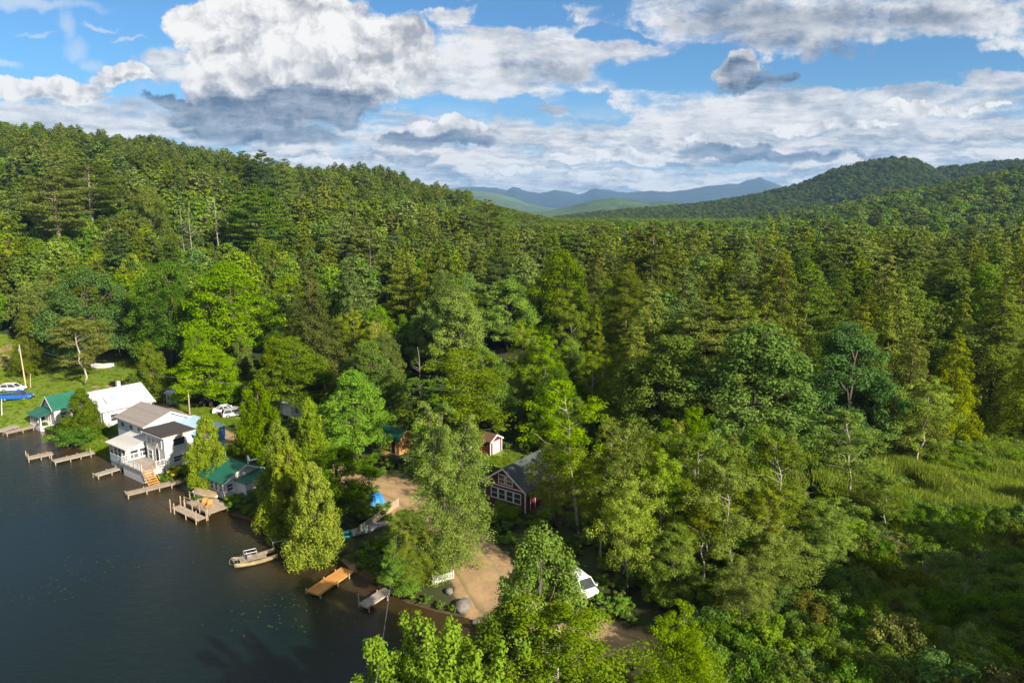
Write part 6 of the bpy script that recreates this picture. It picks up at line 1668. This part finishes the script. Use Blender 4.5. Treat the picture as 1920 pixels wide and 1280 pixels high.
    q = np.concatenate(gl); q = q[(np.abs(q[:, 0]) < q[:, 1]) & (sdf(q[:, 0], q[:, 1], LAKE) > 0.3)]
    for cx, cy, r_ in BUILT: q = q[np.hypot(q[:, 0] - cx, q[:, 1] - cy) > r_ * 0.8]
    k = len(q); s = (0.10 + 0.28 * fbm(q[:, 0] * .5, q[:, 1] * .5) ** 2) * (0.6 + 0.8 * g.random(k))
    scatter_object('lawn_grass', np.column_stack([q, land(q[:, 0], q[:, 1])]), g.random(k) * 6.28, np.stack([s * 1.6, s * 1.6, s], 1), np.zeros(k, int), [recoat0(tuft, 'maple')])
    md = np.array(MEADOW); lo, hi = md.min(0), md.max(0); q = lo + (hi - lo) * g.random((900, 2)); q = q[inside(q[:, 0], q[:, 1], MEADOW)]
    cm = []
    for sd_ in (0, 1):
        me = joined_mesh('shrub', sd_, 'near').copy(); me.materials[1] = LEAF['lime']; cm.append(me)
    k = len(q); s = 0.7 + 0.9 * g.random(k)
    scatter_object('meadow_growth', np.column_stack([q, land(q[:, 0], q[:, 1])]), g.random(k) * 6.28, np.stack([s * 1.3, s * 1.3, s * 0.7], 1), g.integers(0, 2, k), cm)
plant_swamp()
def pond_weed():
    g = np.random.default_rng(8); c = []
    for (px, py, n, sp) in ((545, 1140, 90, 3.2), (600, 1100, 50, 2.0), (720, 1150, 20, 2.0), (190, 1060, 40, 3.0), (60, 1110, 40, 3), (480, 1010, 60, 2.0)):
        x, y = G(px, py, 0.0); c.append(np.column_stack([x + g.normal(size=n) * sp, y + g.normal(size=n) * sp * 0.7, np.full(n, 0.02)]))
    c = np.concatenate(c); c = c[sdf(c[:, 0], c[:, 1], LAKE) < -0.6]; n = len(c); cr = Crown()
    cr.add(cards(c, np.column_stack([g.normal(size=(n, 2)) * 0.03, np.ones(n)]), 0.12 + 0.16 * g.random(n), 0.8, g), 0.0 + 0.2 * g.random(n))
    tag(link('floating_leaves', cr.mesh('floating_leaves', LEAF['shrub'])), kind='stuff')
pond_weed()
# ------------------------------------------------------------------ each tree of the woods told apart by what it stands beside
LAND = [('the red cabin', 945, 915, 80), ('the small red shed', 920, 838, 99), ('the honey-coloured shed', 745, 832, 99), ('the blue house', 300, 830, 96), ('the white-roofed house', 185, 760, 118), ('the green-roofed cottage', 90, 765, 120),
        ('the green-roofed boathouse', 430, 890, 86), ('the tiny pale shed', 312, 742, 127), ('the blue pickup', 30, 742, 131), ('the parked van', 1098, 1093, 62), ('the marsh grass', 1780, 920, 95), ('the green meadow', 1880, 800, 125),
        ('the dark swamp', 1560, 1080, 65), ('the sandy road', 915, 1060, 66), ('the two pale cars', 432, 770, 122), ('the covered boat on the lawn', 194, 682, 155), ('the grey pole in the woods', 612, 745, 115), ('the pair-topped pale snag', 788, 690, 140),
        ('the silvery pale tree', 285, 400, 300), ('the open pine with bare trunk', 112, 390, 262), ('the bleached dead trunks', 352, 415, 278), ('the V-shaped dead top', 408, 395, 300), ('the star-topped ridge pine', 497, 305, 400), ('the pale dead stub', 695, 470, 215),
        ('the thin bare-trunked pine', 918, 415, 330), ('the dark gap in the woods', 1110, 530, 175), ('the largest round maple', 1405, 740, 92), ('the tall loose maple', 1240, 720, 100), ('the dark glossy tree', 1575, 720, 100), ('the tall lit hemlock', 1690, 700, 110),
        ('the big bright conifer', 1850, 650, 125), ('the white-trunked birch', 1085, 830, 76), ('the birch trio at the swamp', 1370, 990, 66), ('the slim swamp-edge birch', 1475, 930, 72), ('the bluish round tree', 325, 580, 165), ('the wide light green maple', 440, 585, 160),
        ('the layered dark tree', 178, 590, 165), ('the smooth green maple', 950, 590, 150), ('the dark hollow hemlock', 590, 600, 150), ('the tall yellow-green tree', 690, 770, 98), ('the grey-green maple', 560, 700, 125), ('the feathery light green tree', 838, 900, 70),
        ('the distant mountains', 1200, 395, 700), ('the round-topped far hill', 1690, 420, 500), ('the sunlit right hill', 1850, 440, 420), ('the saddle below the mountains', 1000, 430, 420)]
ORD = ['first', 'second', 'third', 'fourth', 'fifth', 'sixth', 'seventh', 'eighth', 'ninth', 'tenth', 'eleventh', 'twelfth']
CNT = ['', 'one', 'two', 'three', 'four', 'five', 'six', 'seven', 'eight', 'nine', 'ten', 'eleven', 'twelve']
WORD = dict(maple='round maple', oak='broad tree', birch='airy birch', thicket='birch clump', hemlock='shaggy hemlock', spruce='narrow spruce', pine='boughed pine', cedar='pointed cedar')
PLUR = dict(tallpine='pines', maple='maples', oak='broadleaf trees', birch='birches', thicket='birch clumps', hemlock='hemlocks', spruce='spruces', pine='pines', cedar='cedars', larch='feathery trees', shrub='bushes', snag='dead trees', leaders='young maples', bare='bare shrubs')
def label_woods():
    sets = {}
    for p in PLACED:
        o = p['o']
        if p['kind'] in PLUR and 'group' not in o: o['group'] = PLUR[p['kind']] + ' of the lakeside woods'
        if o.get('label'): continue
        cx, cy = pix(p['x'], p['y'], p['z'] + p['h'] * 0.75)
        best = min(LAND, key=lambda L: math.hypot(cx - L[1], (cy - L[2]) * 1.2) + 30 * abs(math.log(p['y'] / L[3])))
        dx = cx - best[1]
        if p['y'] > best[3] * 1.22: rel = 'behind'
        elif p['y'] < best[3] * 0.85: rel = 'in front of'
        else: rel = 'to the right of' if dx > 0 else 'to the left of'
        sets.setdefault((p['kind'], rel, best[0]), []).append((cx, cy, p))
    for (k, rel, nm), L in sets.items():
        L.sort(key=lambda q: q[0]); n = len(L)
        for i, (_, cy, p) in enumerate(L):
            s = f'{WORD[k]} {rel} {nm}'
            if n == 2: s += ', the ' + ('left' if i == 0 else 'right') + ' one'
            elif n > 2: s += f', {ORD[min(i, 11)]} from left'
            p['o']['label'] = s
label_woods()
for a, b in (('shed', 'sheds'), ('kayak', 'kayaks'), ('dock', 'docks along the shore'), ('parked_car', 'parked cars'), ('boulder', 'boulders on the bank'), ('utility_pole', 'utility poles'), ('power_line', 'overhead cables'), ('marker_post', 'marker posts')):
    for o in scene.objects:
        if o.parent is None and o.name.split('.')[0] == a and 'group' not in o: o['group'] = b

for nm, lb, ct in (('ground', 'forest floor, lawns and bare banks of the lakeside land', 'ground'), ('road', 'sandy dirt road running past the red cabin', 'road'), ('water', 'dark rippled lake water with brown shallows', 'water'), ('mountains', 'far blue hazy mountain range', 'mountains'), ('green_ridge', 'hazy green ridge under the far mountains', 'hills'),
                   ('middle_hills', 'low green hills in the middle distance', 'hills'), ('dark_hill', 'dark wooded round-topped far hill', 'hill'), ('forest', 'mixed forest covering the hills and the flat land', 'forest'), ('far_woods', 'dark trees covering the round-topped far hill', 'forest'),
                   ('roadside_woods', 'trees shading the swamp from beyond the road', 'forest'), ('swamp_undergrowth', 'low dark shrubs and tussocks of the swamp', 'undergrowth'), ('marsh_grass', 'tall yellow-green marsh grass', 'grass'), ('lawn_grass', 'grass of the mown lawns', 'grass'), ('bank_growth', 'weeds and low bushes along the lake bank', 'undergrowth'), ('undergrowth', 'low bushes under the trees', 'undergrowth'), ('meadow_growth', 'bright low growth of the wet meadow', 'undergrowth'), ('floating_leaves', 'pond weed leaves floating on the lake', 'leaves')):
    if nm in bpy.data.objects: tag(bpy.data.objects[nm], lb, ct)
build_haze()
